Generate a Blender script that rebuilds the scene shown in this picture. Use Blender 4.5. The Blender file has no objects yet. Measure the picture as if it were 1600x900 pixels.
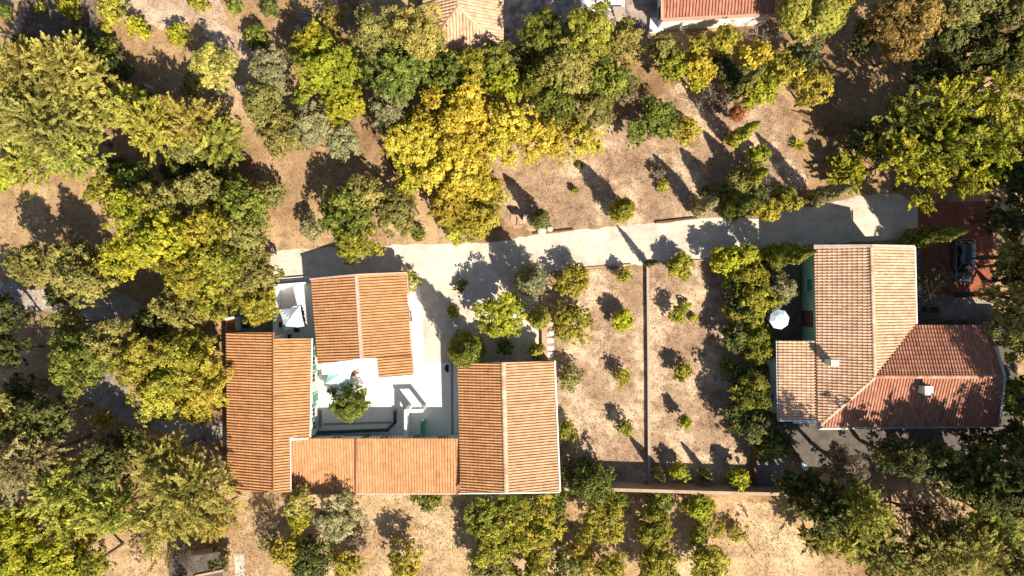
import bpy, bmesh, math, random
import numpy as np
from mathutils import Vector, Matrix

# ------------------------------------------------------------------ camera, sky, sun, exposure
SC = bpy.context.scene
COL = SC.collection
H = 65.0                    # camera height above the garden
PX = 16.0                   # ground pixels of the 1600 px photograph per metre
cam = bpy.data.cameras.new('camera'); cam_o = bpy.data.objects.new('camera', cam); COL.objects.link(cam_o)
cam_o.location = (0, 0, H); cam.sensor_width = 36.0
cam.angle = 2*math.atan(50.0/H); cam.clip_end = 2000
SC.camera = cam_o

ELEV = math.radians(46); SUNH = Vector((0.61, -0.79))
sdir = Vector((SUNH.x*math.cos(ELEV), SUNH.y*math.cos(ELEV), math.sin(ELEV))).normalized()
w = bpy.data.worlds.new('World'); SC.world = w; w.use_nodes = True
nt = w.node_tree; bg = nt.nodes['Background']
sky = nt.nodes.new('ShaderNodeTexSky'); sky.sky_type = 'NISHITA'; sky.sun_disc = False
sky.sun_elevation = ELEV; sky.sun_rotation = math.atan2(SUNH.x, SUNH.y)
nt.links.new(sky.outputs[0], bg.inputs[0]); bg.inputs[1].default_value = 0.066
sl = bpy.data.lights.new('sun', 'SUN'); sl.energy = 5.0; sl.angle = math.radians(0.5); sl.color = (1.0, 0.90, 0.75)
so = bpy.data.objects.new('sun', sl); COL.objects.link(so); so.rotation_euler = sdir.to_track_quat('Z', 'Y').to_euler()
SC.view_settings.view_transform = 'Standard'; SC.view_settings.look = 'None'
SC.view_settings.gamma = 1; SC.view_settings.use_curve_mapping = False
SC.view_settings.exposure = 0.72
SC.render.engine = 'CYCLES'
SC.cycles.max_bounces = 6; SC.cycles.diffuse_bounces = 3; SC.cycles.transmission_bounces = 3

random.seed(7); RNG = np.random.default_rng(7)

# ------------------------------------------------------------------ helpers
def P(px, py, z=0.0):
    f = (H - z)/H
    return Vector(((px-800)/PX*f, (450-py)/PX*f, z))

def tag(o, label=None, cat=None, group=None, kind=None):
    if label: o['label'] = label
    if cat: o['category'] = cat
    if group: o['group'] = group
    if kind: o['kind'] = kind
    return o

def empty(name, loc, label=None, cat=None, group=None, rz=0.0):
    o = bpy.data.objects.new(name, None); COL.objects.link(o); o.location = loc; o.rotation_euler = (0, 0, rz)
    o.empty_display_size = 0.2
    return tag(o, label, cat, group)

def link(name, me, mat, parent=None, loc=None):
    o = bpy.data.objects.new(name, me); COL.objects.link(o)
    if mat and not me.materials: me.materials.append(mat)
    if parent:
        o.parent = parent
    if loc is not None: o.location = loc
    return o

def build(name, bm, mat, parent=None, origin=None, smooth=False, loc=None):
    """bm holds world coordinates; a parent's position is taken off so that the part stays in place"""
    if origin is None: origin = parent_origin(parent)
    if origin is not None and (origin.length > 0): bmesh.ops.translate(bm, verts=bm.verts, vec=-origin)
    bmesh.ops.recalc_face_normals(bm, faces=bm.faces)
    if smooth:
        for f in bm.faces: f.smooth = True
    me = bpy.data.meshes.new(name); bm.to_mesh(me); bm.free()
    return link(name, me, mat, parent, loc)

def parent_origin(p):
    o = Vector((0, 0, 0))
    while p: o = o + Vector(p.location); p = p.parent
    return o

def npmesh(name, verts, faces, tint=None):
    verts = np.asarray(verts, np.float32); faces = np.asarray(faces, np.int32)
    me = bpy.data.meshes.new(name); n = faces.shape[1]
    me.vertices.add(len(verts)); me.vertices.foreach_set('co', verts.ravel())
    me.loops.add(faces.size); me.loops.foreach_set('vertex_index', faces.ravel())
    me.polygons.add(len(faces)); me.polygons.foreach_set('loop_start', np.arange(len(faces), dtype=np.int32)*n)
    me.update(calc_edges=True)
    if tint is not None:
        a = me.attributes.new('tint', 'FLOAT', 'FACE'); a.data.foreach_set('value', np.asarray(tint, np.float32))
    return me

def box(bm, c, s, rz=0.0, taper=1.0, M=None):
    m = Matrix.Translation(Vector(c)) @ Matrix.Rotation(rz, 4, 'Z')
    if M is not None: m = M
    vs = []
    for z in (-.5, .5):
        t = taper if z > 0 else 1
        for x, y in ((-.5, -.5), (.5, -.5), (.5, .5), (-.5, .5)):
            vs.append(bm.verts.new(m @ Vector((x*s[0]*t, y*s[1]*t, z*s[2]))))
    for f in ((3,2,1,0),(4,5,6,7),(0,1,5,4),(1,2,6,5),(2,3,7,6),(3,0,4,7)):
        bm.faces.new([vs[i] for i in f])

def bar(bm, a, b, w, h):
    a = Vector(a); b = Vector(b); d = b-a; L = d.length
    q = d.to_track_quat('X', 'Z').to_matrix().to_4x4()
    box(bm, (0,0,0), (L, w, h), M=Matrix.Translation((a+b)/2) @ q)

def tube(bm, pts, radii, n=7, cap=True):
    rings = []
    for i, p in enumerate(pts):
        p = Vector(p)
        d = (Vector(pts[min(i+1, len(pts)-1)]) - Vector(pts[max(i-1, 0)]))
        q = d.to_track_quat('Z', 'X')
        rings.append([bm.verts.new(p + q @ Vector((math.cos(2*math.pi*k/n)*radii[i], math.sin(2*math.pi*k/n)*radii[i], 0))) for k in range(n)])
    for r0, r1 in zip(rings, rings[1:]):
        for k in range(n): bm.faces.new((r0[k], r0[(k+1) % n], r1[(k+1) % n], r1[k]))
    if cap:
        bm.faces.new(rings[0][::-1]); bm.faces.new(rings[-1])

def disc(bm, c, r, h, n=20, r2=None):
    c = Vector(c); r2 = r if r2 is None else r2
    tube(bm, [c, c+Vector((0, 0, h))], [r, r2], n)

def prism(bm, poly, z0, z1):
    lo = [bm.verts.new((p[0], p[1], z0)) for p in poly]; hi = [bm.verts.new((p[0], p[1], z1)) for p in poly]
    n = len(poly)
    bm.faces.new(lo[::-1]); bm.faces.new(hi)
    for i in range(n): bm.faces.new((lo[i], lo[(i+1) % n], hi[(i+1) % n], hi[i]))

def extrude_profile(bm, prof, a, b):
    """profile (across, z) swept from a to b; across is measured to the left of a->b"""
    a = Vector((a[0], a[1], 0)); b = Vector((b[0], b[1], 0)); d = (b-a).normalized(); s = Vector((-d.y, d.x, 0))
    r = [[bm.verts.new(o + s*u + Vector((0, 0, z))) for u, z in prof] for o in (a, b)]
    n = len(prof)
    bm.faces.new(r[0]); bm.faces.new(r[1][::-1])
    for i in range(n): bm.faces.new((r[0][i], r[1][i], r[1][(i+1) % n], r[0][(i+1) % n]))

# ------------------------------------------------------------------ materials
class NB:
    def __init__(s, name, rough=0.8, spec=0.3):
        s.m = bpy.data.materials.new(name); s.m.use_nodes = True; s.t = s.m.node_tree
        s.b = s.t.nodes['Principled BSDF']; s.out = s.t.nodes['Material Output']
        s.b.inputs['Roughness'].default_value = rough; s.b.inputs['Specular IOR Level'].default_value = spec
        s.co = None
    def n(s, typ, **k):
        x = s.t.nodes.new(typ)
        for a, v in k.items(): setattr(x, a, v)
        return x
    def l(s, a, b): s.t.links.new(a, b)
    def coord(s, kind='Object'):
        if s.co is None: s.co = s.n('ShaderNodeTexCoord')
        return s.co.outputs[kind]
    def noise(s, scale, detail=4, rough=0.6, vec=None):
        x = s.n('ShaderNodeTexNoise'); x.inputs['Scale'].default_value = scale; x.inputs['Detail'].default_value = detail
        x.inputs['Roughness'].default_value = rough
        s.l(vec if vec is not None else s.coord(), x.inputs['Vector']); return x.outputs['Fac']
    def ramp(s, fac, stops):
        x = s.n('ShaderNodeValToRGB'); e = x.color_ramp.elements
        while len(e) < len(stops): e.new(0.5)
        for el, (p, c) in zip(e, stops): el.position = p; el.color = (*c, 1)
        s.l(fac, x.inputs[0]); return x.outputs[0]
    def mix(s, a, b, fac, mode='MIX'):
        x = s.n('ShaderNodeMix', data_type='RGBA', blend_type=mode)
        for sock, v in ((x.inputs[0], fac), (x.inputs[6], a), (x.inputs[7], b)):
            if hasattr(v, 'is_output') or isinstance(v, bpy.types.NodeSocket): s.l(v, sock)
            elif isinstance(v, (int, float)): sock.default_value = v
            else: sock.default_value = (*v, 1)
        return x.outputs[2]
    def bump(s, h, strength=0.5, dist=0.05):
        x = s.n('ShaderNodeBump'); x.inputs['Strength'].default_value = strength; x.inputs['Distance'].default_value = dist
        s.l(h, x.inputs['Height']); s.l(x.outputs[0], s.b.inputs['Normal'])
    def base(s, c):
        if isinstance(c, bpy.types.NodeSocket): s.l(c, s.b.inputs['Base Color'])
        else: s.b.inputs['Base Color'].default_value = (*c, 1)
        return s.m

def grain(name, c0, c1, scale=3.0, rough=0.85, bump=0.0, spec=0.3, metal=0.0):
    b = NB(name, rough, spec)
    col = b.ramp(b.noise(scale, 6, 0.65), [(0.3, c0), (0.7, c1)])
    if bump: b.bump(b.noise(scale*6, 4), bump, 0.02)
    b.b.inputs['Metallic'].default_value = metal
    return b.base(col)

def soil(name, dark, mid, light, big=0.12, litter=None, bump=0.7, thr=(0.36, 0.64), amt=0.8):
    b = NB(name, 0.95, 0.15)
    n1 = b.noise(big, 5, 0.62); n2 = b.noise(1.1, 6, 0.7); n3 = b.noise(7.0, 4, 0.75)
    c = b.ramp(n1, [(thr[0], dark), (0.5, mid), (thr[1], light)])
    c = b.mix(c, b.ramp(n2, [(0.36, (0.6, 0.56, 0.52)), (0.5, (1, 1, 1)), (0.66, (1.25, 1.24, 1.2))]), amt, 'MULTIPLY')
    c = b.mix(c, b.ramp(n3, [(0.34, (0.5, 0.48, 0.46)), (0.5, (1, 1, 1)), (0.68, (1.4, 1.38, 1.3))]), amt*.93, 'MULTIPLY')
    if litter:
        v = b.n('ShaderNodeTexVoronoi'); v.inputs['Scale'].default_value = 5.0; b.l(b.coord(), v.inputs['Vector'])
        f = b.ramp(v.outputs['Distance'], [(0.16, (1, 1, 1)), (0.26, (0, 0, 0))])
        f2 = b.mix(f, b.ramp(b.noise(0.35, 4), [(0.45, (0, 0, 0)), (0.62, (1, 1, 1))]), 1.0, 'MULTIPLY')
        c = b.mix(c, litter, f2)
    b.bump(b.mix(n2, n3, 0.6), bump, 0.12)
    return b.base(c)

M = {}
M['ground'] = soil('dry_soil', (0.21, 0.127, 0.064), (0.365, 0.238, 0.128), (0.51, 0.355, 0.205), 0.09, (0.42, 0.24, 0.11))
M['orchard'] = soil('orchard_soil', (0.30, 0.198, 0.125), (0.385, 0.265, 0.175), (0.57, 0.425, 0.29), 0.2, thr=(0.36, 0.58), amt=.95)
M['straw'] = soil('straw_soil', (0.34, 0.225, 0.12), (0.49, 0.345, 0.195), (0.60, 0.45, 0.275), 0.14)
M['sand'] = soil('sandy_soil', (0.42, 0.30, 0.21), (0.53, 0.40, 0.29), (0.61, 0.48, 0.36), 0.2)
M['gravel'] = soil('gravel', (0.52, 0.445, 0.365), (0.63, 0.55, 0.455), (0.71, 0.625, 0.525), 0.14, None, 0.35, amt=.38)
M['track'] = soil('track_gravel', (0.27, 0.23, 0.20), (0.36, 0.31, 0.27), (0.50, 0.44, 0.38), 0.16)
M['concrete'] = grain('pale_concrete', (0.74, 0.71, 0.66), (0.84, 0.82, 0.78), 0.9, 0.8, 0.06)
M['greypave'] = grain('grey_paving', (0.22, 0.21, 0.205), (0.33, 0.31, 0.30), 1.2, 0.9, 0.2)
M['white'] = grain('white_render', (0.76, 0.75, 0.72), (0.83, 0.82, 0.79), 1.0, 0.8, 0.05)
M['whitefab'] = grain('white_canvas', (0.56, 0.68, 0.74), (0.62, 0.74, 0.79), 2.0, 0.9)
M['aquafab'] = grain('turquoise_canvas', (0.36, 0.62, 0.63), (0.42, 0.68, 0.69), 2.0, 0.9)
M['greenwall'] = grain('green_render', (0.26, 0.47, 0.34), (0.31, 0.53, 0.39), 0.9, 0.8, 0.08)
M['palegreen'] = grain('pale_green_render', (0.50, 0.66, 0.56), (0.58, 0.73, 0.63), 0.9, 0.8, 0.05)
M['shutter'] = grain('green_paint', (0.05, 0.22, 0.15), (0.07, 0.27, 0.19), 3, 0.5)
M['teal'] = grain('teal_paint', (0.03, 0.20, 0.20), (0.05, 0.27, 0.26), 3, 0.5)
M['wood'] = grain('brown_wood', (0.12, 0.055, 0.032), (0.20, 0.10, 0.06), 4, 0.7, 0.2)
M['palewood'] = grain('weathered_wood', (0.34, 0.27, 0.21), (0.48, 0.40, 0.32), 4, 0.8, 0.2)
M['tanwall'] = grain('tan_render', (0.36, 0.25, 0.17), (0.50, 0.37, 0.26), 1.5, 0.9, 0.3)
M['pinkwall'] = grain('terracotta_coping', (0.42, 0.25, 0.17), (0.55, 0.36, 0.26), 2.5, 0.85, 0.3)
M['stone'] = grain('pale_stone', (0.42, 0.36, 0.29), (0.62, 0.55, 0.46), 2.0, 0.9, 0.5)
M['black'] = grain('black_paint', (0.012, 0.012, 0.013), (0.025, 0.025, 0.027), 5, 0.5)
M['darkkerb'] = grain('dark_kerb', (0.03, 0.045, 0.04), (0.055, 0.07, 0.065), 3, 0.8)
M['metal'] = grain('grey_metal', (0.36, 0.37, 0.38), (0.5, 0.5, 0.5), 3, 0.45, 0, 0.5, 0.6)
M['orange'] = grain('orange_cushion', (0.65, 0.13, 0.03), (0.75, 0.18, 0.05), 4, 0.8)
M['bark'] = grain('bark', (0.09, 0.065, 0.045), (0.20, 0.155, 0.115), 5, 0.95, 0.6)
M['palebark'] = grain('pale_bark', (0.34, 0.28, 0.23), (0.50, 0.43, 0.36), 5, 0.9, 0.4)
M['mortar'] = grain('pink_mortar', (0.52, 0.33, 0.26), (0.64, 0.44, 0.36), 3, 0.9, 0.3)
M['brickline'] = grain('brick_border', (0.30, 0.22, 0.17), (0.45, 0.35, 0.28), 9, 0.9, 0.3)
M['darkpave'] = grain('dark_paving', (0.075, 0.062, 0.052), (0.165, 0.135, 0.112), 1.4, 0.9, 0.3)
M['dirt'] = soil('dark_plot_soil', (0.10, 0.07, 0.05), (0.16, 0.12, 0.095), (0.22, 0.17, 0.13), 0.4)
M['glass'] = NB('window_glass', 0.08, 0.6).base((0.02, 0.03, 0.035))

def brick_drive():
    b = NB('red_paving', 0.9, 0.2)
    t = b.n('ShaderNodeTexBrick'); t.inputs['Scale'].default_value = 4.0
    t.inputs['Color1'].default_value = (0.37, 0.12, 0.07, 1); t.inputs['Color2'].default_value = (0.29, 0.09, 0.052, 1)
    t.inputs['Mortar'].default_value = (0.20, 0.08, 0.055, 1); t.inputs['Mortar Size'].default_value = 0.015
    b.l(b.coord(), t.inputs['Vector'])
    c = b.mix(t.outputs['Color'], b.ramp(b.noise(0.8, 5), [(0.35, (0.75, 0.72, 0.7)), (0.65, (1.2, 1.2, 1.2))]), 1.0, 'MULTIPLY')
    return b.base(c)
M['redpave'] = brick_drive()

def cobble():
    b = NB('cobbles', 0.9, 0.2)
    v = b.n('ShaderNodeTexVoronoi'); v.inputs['Scale'].default_value = 1.6; b.l(b.coord(), v.inputs['Vector'])
    c = b.ramp(v.outputs['Color'], [(0.2, (0.20, 0.16, 0.14)), (0.8, (0.40, 0.33, 0.29))])
    c = b.mix(c, b.ramp(b.noise(0.6, 6), [(0.4, (0.8, 0.78, 0.76)), (0.62, (1.3, 1.28, 1.25))]), 1, 'MULTIPLY')
    b.bump(v.outputs['Distance'], 0.4, 0.05)
    return b.base(c)
M['cobble'] = cobble()

def tiles(name, lo, mid, hi, lichen=None):
    b = NB(name, 0.85, 0.2)
    a = b.n('ShaderNodeAttribute', attribute_name='tint')
    c = b.ramp(a.outputs['Fac'], [(0.05, lo), (0.5, mid), (0.95, hi)])
    c = b.mix(c, b.ramp(b.noise(1.2, 6, 0.7), [(0.32, (0.72, 0.68, 0.66)), (0.52, (1, 1, 1)), (0.7, (1.15, 1.15, 1.12))]), 0.8, 'MULTIPLY')
    c = b.mix(c, (lo[0]*.62, lo[1]*.7, lo[2]*.8), b.ramp(b.noise(2.6, 8, 0.8), [(0.56, (0, 0, 0)), (0.72, (0.55, 0.55, 0.55))]))
    if lichen: c = b.mix(c, lichen, b.ramp(b.noise(0.9, 8, 0.75), [(0.52, (0, 0, 0)), (0.68, (0.75, 0.75, 0.75))]))
    return b.base(c)
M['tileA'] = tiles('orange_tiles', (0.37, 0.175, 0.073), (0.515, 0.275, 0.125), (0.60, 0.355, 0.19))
M['tileC'] = tiles('salmon_tiles', (0.44, 0.195, 0.085), (0.555, 0.285, 0.135), (0.63, 0.37, 0.20))
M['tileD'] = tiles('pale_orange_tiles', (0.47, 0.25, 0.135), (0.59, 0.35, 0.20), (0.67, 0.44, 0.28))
M['tileE'] = tiles('pale_pink_tiles', (0.44, 0.26, 0.16), (0.62, 0.41, 0.27), (0.73, 0.54, 0.385))
M['tileW'] = tiles('weathered_red_tiles', (0.30, 0.12, 0.075), (0.46, 0.22, 0.14), (0.60, 0.35, 0.24), (0.36, 0.20, 0.14))
M['tileG'] = tiles('brown_red_tiles', (0.30, 0.12, 0.075), (0.42, 0.19, 0.125), (0.52, 0.28, 0.20))

LEAFCOL = {
 'olive': ((0.117, 0.111, 0.024), (0.319, 0.289, 0.070), (0.546, 0.472, 0.138)),
 'green': ((0.067, 0.084, 0.012), (0.190, 0.216, 0.030), (0.391, 0.378, 0.060)),
 'dark': ((0.042, 0.052, 0.014), (0.125, 0.138, 0.034), (0.26, 0.255, 0.06)),
 'yg': ((0.182, 0.190, 0.014), (0.431, 0.424, 0.029), (0.632, 0.577, 0.054)),
 'citrus': ((0.121, 0.129, 0.014), (0.370, 0.345, 0.038), (0.655, 0.568, 0.078)),
 'gold': ((0.300, 0.225, 0.024), (0.620, 0.470, 0.040), (0.78, 0.64, 0.10)),
 'amber': ((0.213, 0.152, 0.018), (0.438, 0.348, 0.039), (0.675, 0.549, 0.083)),
 'silver': ((0.161, 0.151, 0.060), (0.356, 0.324, 0.140), (0.552, 0.486, 0.240)),
 'rust': ((0.172, 0.106, 0.024), (0.391, 0.253, 0.066), (0.575, 0.391, 0.121)),
 'conif': ((0.175, 0.153, 0.026), (0.486, 0.418, 0.091), (0.755, 0.641, 0.169)),
 'lime': ((0.160, 0.169, 0.023), (0.452, 0.439, 0.072), (0.704, 0.649, 0.130)),
 'red': ((0.2, 0.06, 0.02), (0.42, 0.15, 0.06), (0.58, 0.26, 0.11)),
 'brown': ((0.110, 0.070, 0.042), (0.231, 0.165, 0.105), (0.363, 0.275, 0.187)),
}
def leafmat(k):
    lo, mid, hi = LEAFCOL[k]
    b = NB('leaf_'+k, 0.6, 0.25)
    a = b.n('ShaderNodeAttribute', attribute_name='tint')
    c = b.ramp(a.outputs['Fac'], [(0.08, lo), (0.5, mid), (0.92, hi)])
    oi = b.n('ShaderNodeObjectInfo')
    c = b.mix(c, oi.outputs['Color'], 1.0, 'MULTIPLY')
    b.base(c)
    tr = b.n('ShaderNodeBsdfTranslucent'); b.l(c, tr.inputs[0])
    mx = b.n('ShaderNodeMixShader'); mx.inputs[0].default_value = 0.33
    b.l(b.b.outputs[0], mx.inputs[1]); b.l(tr.outputs[0], mx.inputs[2]); b.l(mx.outputs[0], b.out.inputs[0])
    return b.m
for k in LEAFCOL: M['leaf_'+k] = leafmat(k)

# ------------------------------------------------------------------ setting: ground, road, paving
def subdiv_edge(pts, step=0.7, amp=0.12):
    out = []
    n = len(pts)
    for i in range(n):
        a = Vector(pts[i][:2]); b = Vector(pts[(i+1) % n][:2]); k = max(1, int((b-a).length/step)); nn = Vector((-(b-a).y, (b-a).x)).normalized() if (b-a).length > 0 else Vector((0, 0))
        for j in range(k): out.append(a.lerp(b, j/k) + nn*random.uniform(-amp, amp)*(1 if j else .3))
    return out

def sheet(name, pix, z, mat, rough=0.0, step=0.7):
    pts = [P(x, y) for x, y in pix]
    if rough: pts = subdiv_edge(pts, step, rough)
    bm = bmesh.new(); f = bm.faces.new([bm.verts.new((p[0], p[1], z)) for p in pts])
    bmesh.ops.triangulate(bm, faces=[f])
    bmesh.ops.recalc_face_normals(bm, faces=bm.faces)
    if bm.faces[:] and sum(f.normal.z for f in bm.faces) < 0: bmesh.ops.reverse_faces(bm, faces=bm.faces)
    me = bpy.data.meshes.new(name); bm.to_mesh(me); bm.free()
    return tag(link(name, me, mat), kind='structure')

bm = bmesh.new()
bmesh.ops.create_grid(bm, x_segments=8, y_segments=8, size=400)
tag(build('ground', bm, M['ground']), kind='structure')

sheet('sandy_clearing', [(195,-20),(345,-20),(352,40),(385,60),(420,110),(395,125),(360,95),(300,30),(262,48),(200,30),(150,10)], 0.004, M['sand'], 0.35)
sheet('straw_field', [(395,772),(870,772),(950,778),(1222,782),(1262,850),(1340,905),(1345,960),(330,960),(365,860)], 0.004, M['straw'], 0.25)
sheet('orchard_soil', [(862,424),(940,420),(1010,414),(1130,406),(1176,420),(1180,770),(876,768)], 0.008, M['orchard'], 0.12)
sheet('orchard_soil', [(795,352),(845,366),(960,358),(1070,345),(1140,338),(1235,300),(1262,290),(1235,215),(1250,190),(1225,150),(1060,130),(960,190),(820,190),(740,290)], 0.004, M['orchard'], 0.3)
sheet('dirt_track', [(-60,425),(20,440),(90,462),(190,455),(240,480),(232,540),(190,585),(205,622),(300,660),(365,662),(365,692),(300,688),(190,662),(130,620),(130,560),(110,500),(20,480),(-60,470)], 0.004, M['track'], 0.35)
sheet('gravel_road', [(418,392),(520,386),(640,382),(700,380),(760,380),(830,368),(900,360),(960,354),(1030,349),(1090,342),(1140,338),(1200,343),(1212,330),(1300,316),(1352,304),(1400,302),(1436,318),(1434,372),(1275,382),(1195,388),(1130,402),(1050,409),(1008,413),(900,419),(862,424),(852,440),(850,568),(640,572),(640,430),(480,436),(428,440)], 0.010, M['gravel'], 0.10, 0.5)
sheet('courtyard_paving', [(433,441),(482,437),(640,430),(656,448),(664,567),(716,566),(720,690),(480,690),(480,540),(433,530)], 0.014, M['concrete'])
sheet('patio_paving', [(366,490),(433,490),(433,530),(366,530)], 0.018, M['greypave'])
sheet('brick_driveway', [(1434,318),(1552,314),(1552,470),(1470,474),(1434,460)], 0.014, M['redpave'])
sheet('side_paving', [(1425,455),(1560,470),(1562,512),(1425,510)], 0.018, M['track'], 0.04)
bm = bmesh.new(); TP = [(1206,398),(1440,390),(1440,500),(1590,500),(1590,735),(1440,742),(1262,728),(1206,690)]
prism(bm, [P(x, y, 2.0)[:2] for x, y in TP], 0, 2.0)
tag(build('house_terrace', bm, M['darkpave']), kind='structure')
sheet('paved_corner', [(1180,560),(1230,560),(1230,772),(1180,772)], 0.014, M['greypave'])
sheet('cobbled_terrace', [(655,-60),(1030,-60),(1030,45),(975,70),(870,72),(786,66),(655,80)], 0.010, M['cobble'], 0.1)
sheet('pale_slab', [(903,-30),(976,-30),(976,14),(930,20),(908,12)], 0.016, M['concrete'])
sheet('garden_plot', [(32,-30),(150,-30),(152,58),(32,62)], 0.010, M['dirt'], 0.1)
sheet('pale_path', [(366,866),(381,866),(384,960),(368,960)], 0.010, M['stone'], 0.06)
sheet('paving_border', [(505,661),(612,658),(612,662),(505,665)], 0.020, M['brickline'])
sheet('paving_border', [(498,640),(503,640),(503,667),(498,667)], 0.020, M['brickline'])
sheet('paving_border', [(704,548),(708,548),(709,684),(705,684)], 0.020, M['brickline'])

# ------------------------------------------------------------------ tiled roofs
def roof(name, polys, up, mat, parent, roll=0.262, row=0.40, amp=0.10, seed=0, thick=0.14, step=0.016, var=0.10):
    """polys: convex polygons of (photo x, photo y, height). One common plane rising along `up`."""
    rnd = random.Random(seed+len(name)+int(polys[0][0][0]))
    up = Vector((up[0], up[1], 0)).normalized(); lat = Vector((up.y, -up.x, 0))
    W = [[P(*v) for v in poly] for poly in polys]
    allp = [p for q in W for p in q]
    t = np.array([p.dot(up) for p in allp]); zz = np.array([p.z for p in allp])
    s, a = np.polyfit(t, zz, 1)
    vdir = (up + Vector((0, 0, s))).normalized(); nrm = lat.cross(vdir).normalized()
    if nrm.z < 0: nrm = -nrm
    O = Vector((0, 0, a)); ck = vdir.dot(up)
    prof = [(0, 0), (.05, .58), (.15, .92), (.27, 1), (.39, .92), (.49, .58), (.54, 0), (.77, -.10)]
    bm = bmesh.new(); lay = None
    corners = []
    for poly in W:
        uv = [(p.dot(lat), p.dot(up)/ck) for p in poly]
        for p in poly: corners.append(Vector((p.x, p.y, a + s*p.dot(up))))
        u0 = math.floor(min(u for u, v in uv)/roll)-1; u1 = math.ceil(max(u for u, v in uv)/roll)+1
        v0 = math.floor(min(v for u, v in uv)/row)-1; v1 = math.ceil(max(v for u, v in uv)/row)+1
        b2 = bmesh.new(); lay = b2.faces.layers.float.new('tint')
        cols = [(i*roll + f*roll, h*amp, i) for i in range(u0, u1) for f, h in prof]
        prev = None
        coltone = {i: rnd.gauss(0, .05) for i in range(u0, u1+1)}
        for r in range(v0, v1):
            tone = {}
            for ring in (0, 1):
                v = (r+ring)*row; dz = step*(1-ring)
                cur = [b2.verts.new(O + lat*u + vdir*v + nrm*(h + dz + .005)) for u, h, i in cols]
                if prev:
                    for k in range(len(cols)-1):
                        f = b2.faces.new((prev[k], prev[k+1], cur[k+1], cur[k]))
                        i = cols[k][2]; low = cols[k][1] <= 0
                        key = (i, low)
                        if key not in tone: tone[key] = min(1, max(0, rnd.gauss(.5, var) + coltone[i]))
                        f[lay] = tone[key]
                prev = cur
        cen = sum(poly, Vector())/len(poly)
        for p, q in zip(poly, poly[1:]+poly[:1]):
            d = Vector((q.x-p.x, q.y-p.y, 0)); nn = Vector((d.y, -d.x, 0))
            if nn.dot(Vector((p.x-cen.x, p.y-cen.y, 0))) < 0: nn = -nn
            bmesh.ops.bisect_plane(b2, geom=b2.verts[:]+b2.edges[:]+b2.faces[:], plane_co=Vector((p.x, p.y, 0)), plane_no=nn, clear_outer=True)
        # slab under the tiles
        top = [b2.verts.new(Vector((p.x, p.y, a+s*p.dot(up)-.018))) for p in poly]
        bot = [b2.verts.new(Vector((p.x, p.y, a+s*p.dot(up)-thick))) for p in poly]
        fs = [b2.faces.new(top), b2.faces.new(bot[::-1])]
        for i in range(len(poly)): fs.append(b2.faces.new((top[i], top[(i+1) % len(poly)], bot[(i+1) % len(poly)], bot[i])))
        for f in fs: f[lay] = .4
        tmp = bpy.data.meshes.new('t'); b2.to_mesh(tmp); b2.free(); bm.from_mesh(tmp); bpy.data.meshes.remove(tmp)
    org = parent_origin(parent)
    bmesh.ops.translate(bm, verts=bm.verts, vec=-org)
    me = bpy.data.meshes.new(name); bm.to_mesh(me); bm.free()
    o = link(name, me, mat, parent)
    return o, (lambda x, y: a + s*Vector((x, y, 0)).dot(up))

def ridge(name, a, b, parent, mat, r=0.15, seg=0.42):
    a = Vector(a); b = Vector(b); d = b-a; L = d.length; d.normalize(); s = d.cross(Vector((0, 0, 1))).normalized(); u = s.cross(d)
    n = max(1, round(L/seg)); V = []; F = []; T = []
    for k in range(n):
        tn = min(1, max(0, random.gauss(.6, .2)))
        for j, (e, rr) in enumerate(((k/n, r*1.08), ((k+1)/n + .02, r*.94))):
            for q in range(7):
                an = math.pi*q/6
                V.append(a + d*(L*min(e, 1)) + s*math.cos(an)*rr + u*(math.sin(an)*rr*.75 - .02))
        o = k*14
        for q in range(6): F.append((o+q, o+q+1, o+7+q+1, o+7+q)); T.append(tn)
    org = parent_origin(parent); V = [v-org for v in V]
    return link(name, npmesh(name, V, F, T), mat, parent)

def trim(name, pts, parent, mat, w=0.12, h=0.10):
    bm = bmesh.new()
    for a, b in zip(pts, pts[1:]): bar(bm, a, b, w, h)
    return build(name, bm, mat, parent)

def opening(parent, name, c, n, wd, ht, frame_mat, pane_mat, shutters=None, sill=True):
    """window or door on a wall: c centre on the wall face, n outward direction"""
    n = Vector((n[0], n[1], 0)).normalized(); s = Vector((-n.y, n.x, 0)); c = Vector(c); rz = math.atan2(s.y, s.x)
    bm = bmesh.new(); t = .07
    for k in (-1, 1):
        box(bm, c + s*k*(wd/2-t/2) + n*.03, (t, .08, ht), rz)
        box(bm, c + Vector((0, 0, k*(ht/2-t/2))) + n*.03, (wd-2*t, .08, t), rz)
    if name == 'window': box(bm, c + n*.03, (t*.6, .06, ht-2*t), rz)
    f = build(name, bm, frame_mat, parent)
    bm = bmesh.new(); box(bm, c + n*.022, (wd-2*t-.004, .02, ht-2*t-.004), rz); build('pane' if name == 'window' else 'door_panel', bm, pane_mat, f)
    if shutters:
        for k in (-1, 1):
            bm = bmesh.new(); box(bm, c + s*k*(wd/2+wd*.26) + n*.035, (wd*.48, .05, ht), rz)
            for j in range(7): box(bm, c + s*k*(wd/2+wd*.26) + n*.068 + Vector((0, 0, (j-3)*ht/8)), (wd*.40, .02, ht/18), rz)
            build('shutter', bm, shutters, f)
    if sill and name == 'window':
        bm = bmesh.new(); box(bm, c + n*.08 - Vector((0, 0, ht/2+.04)), (wd+.2, .2, .06), rz); build('sill', bm, M['stone'], f)
    return f

exec_parts = []
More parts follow.
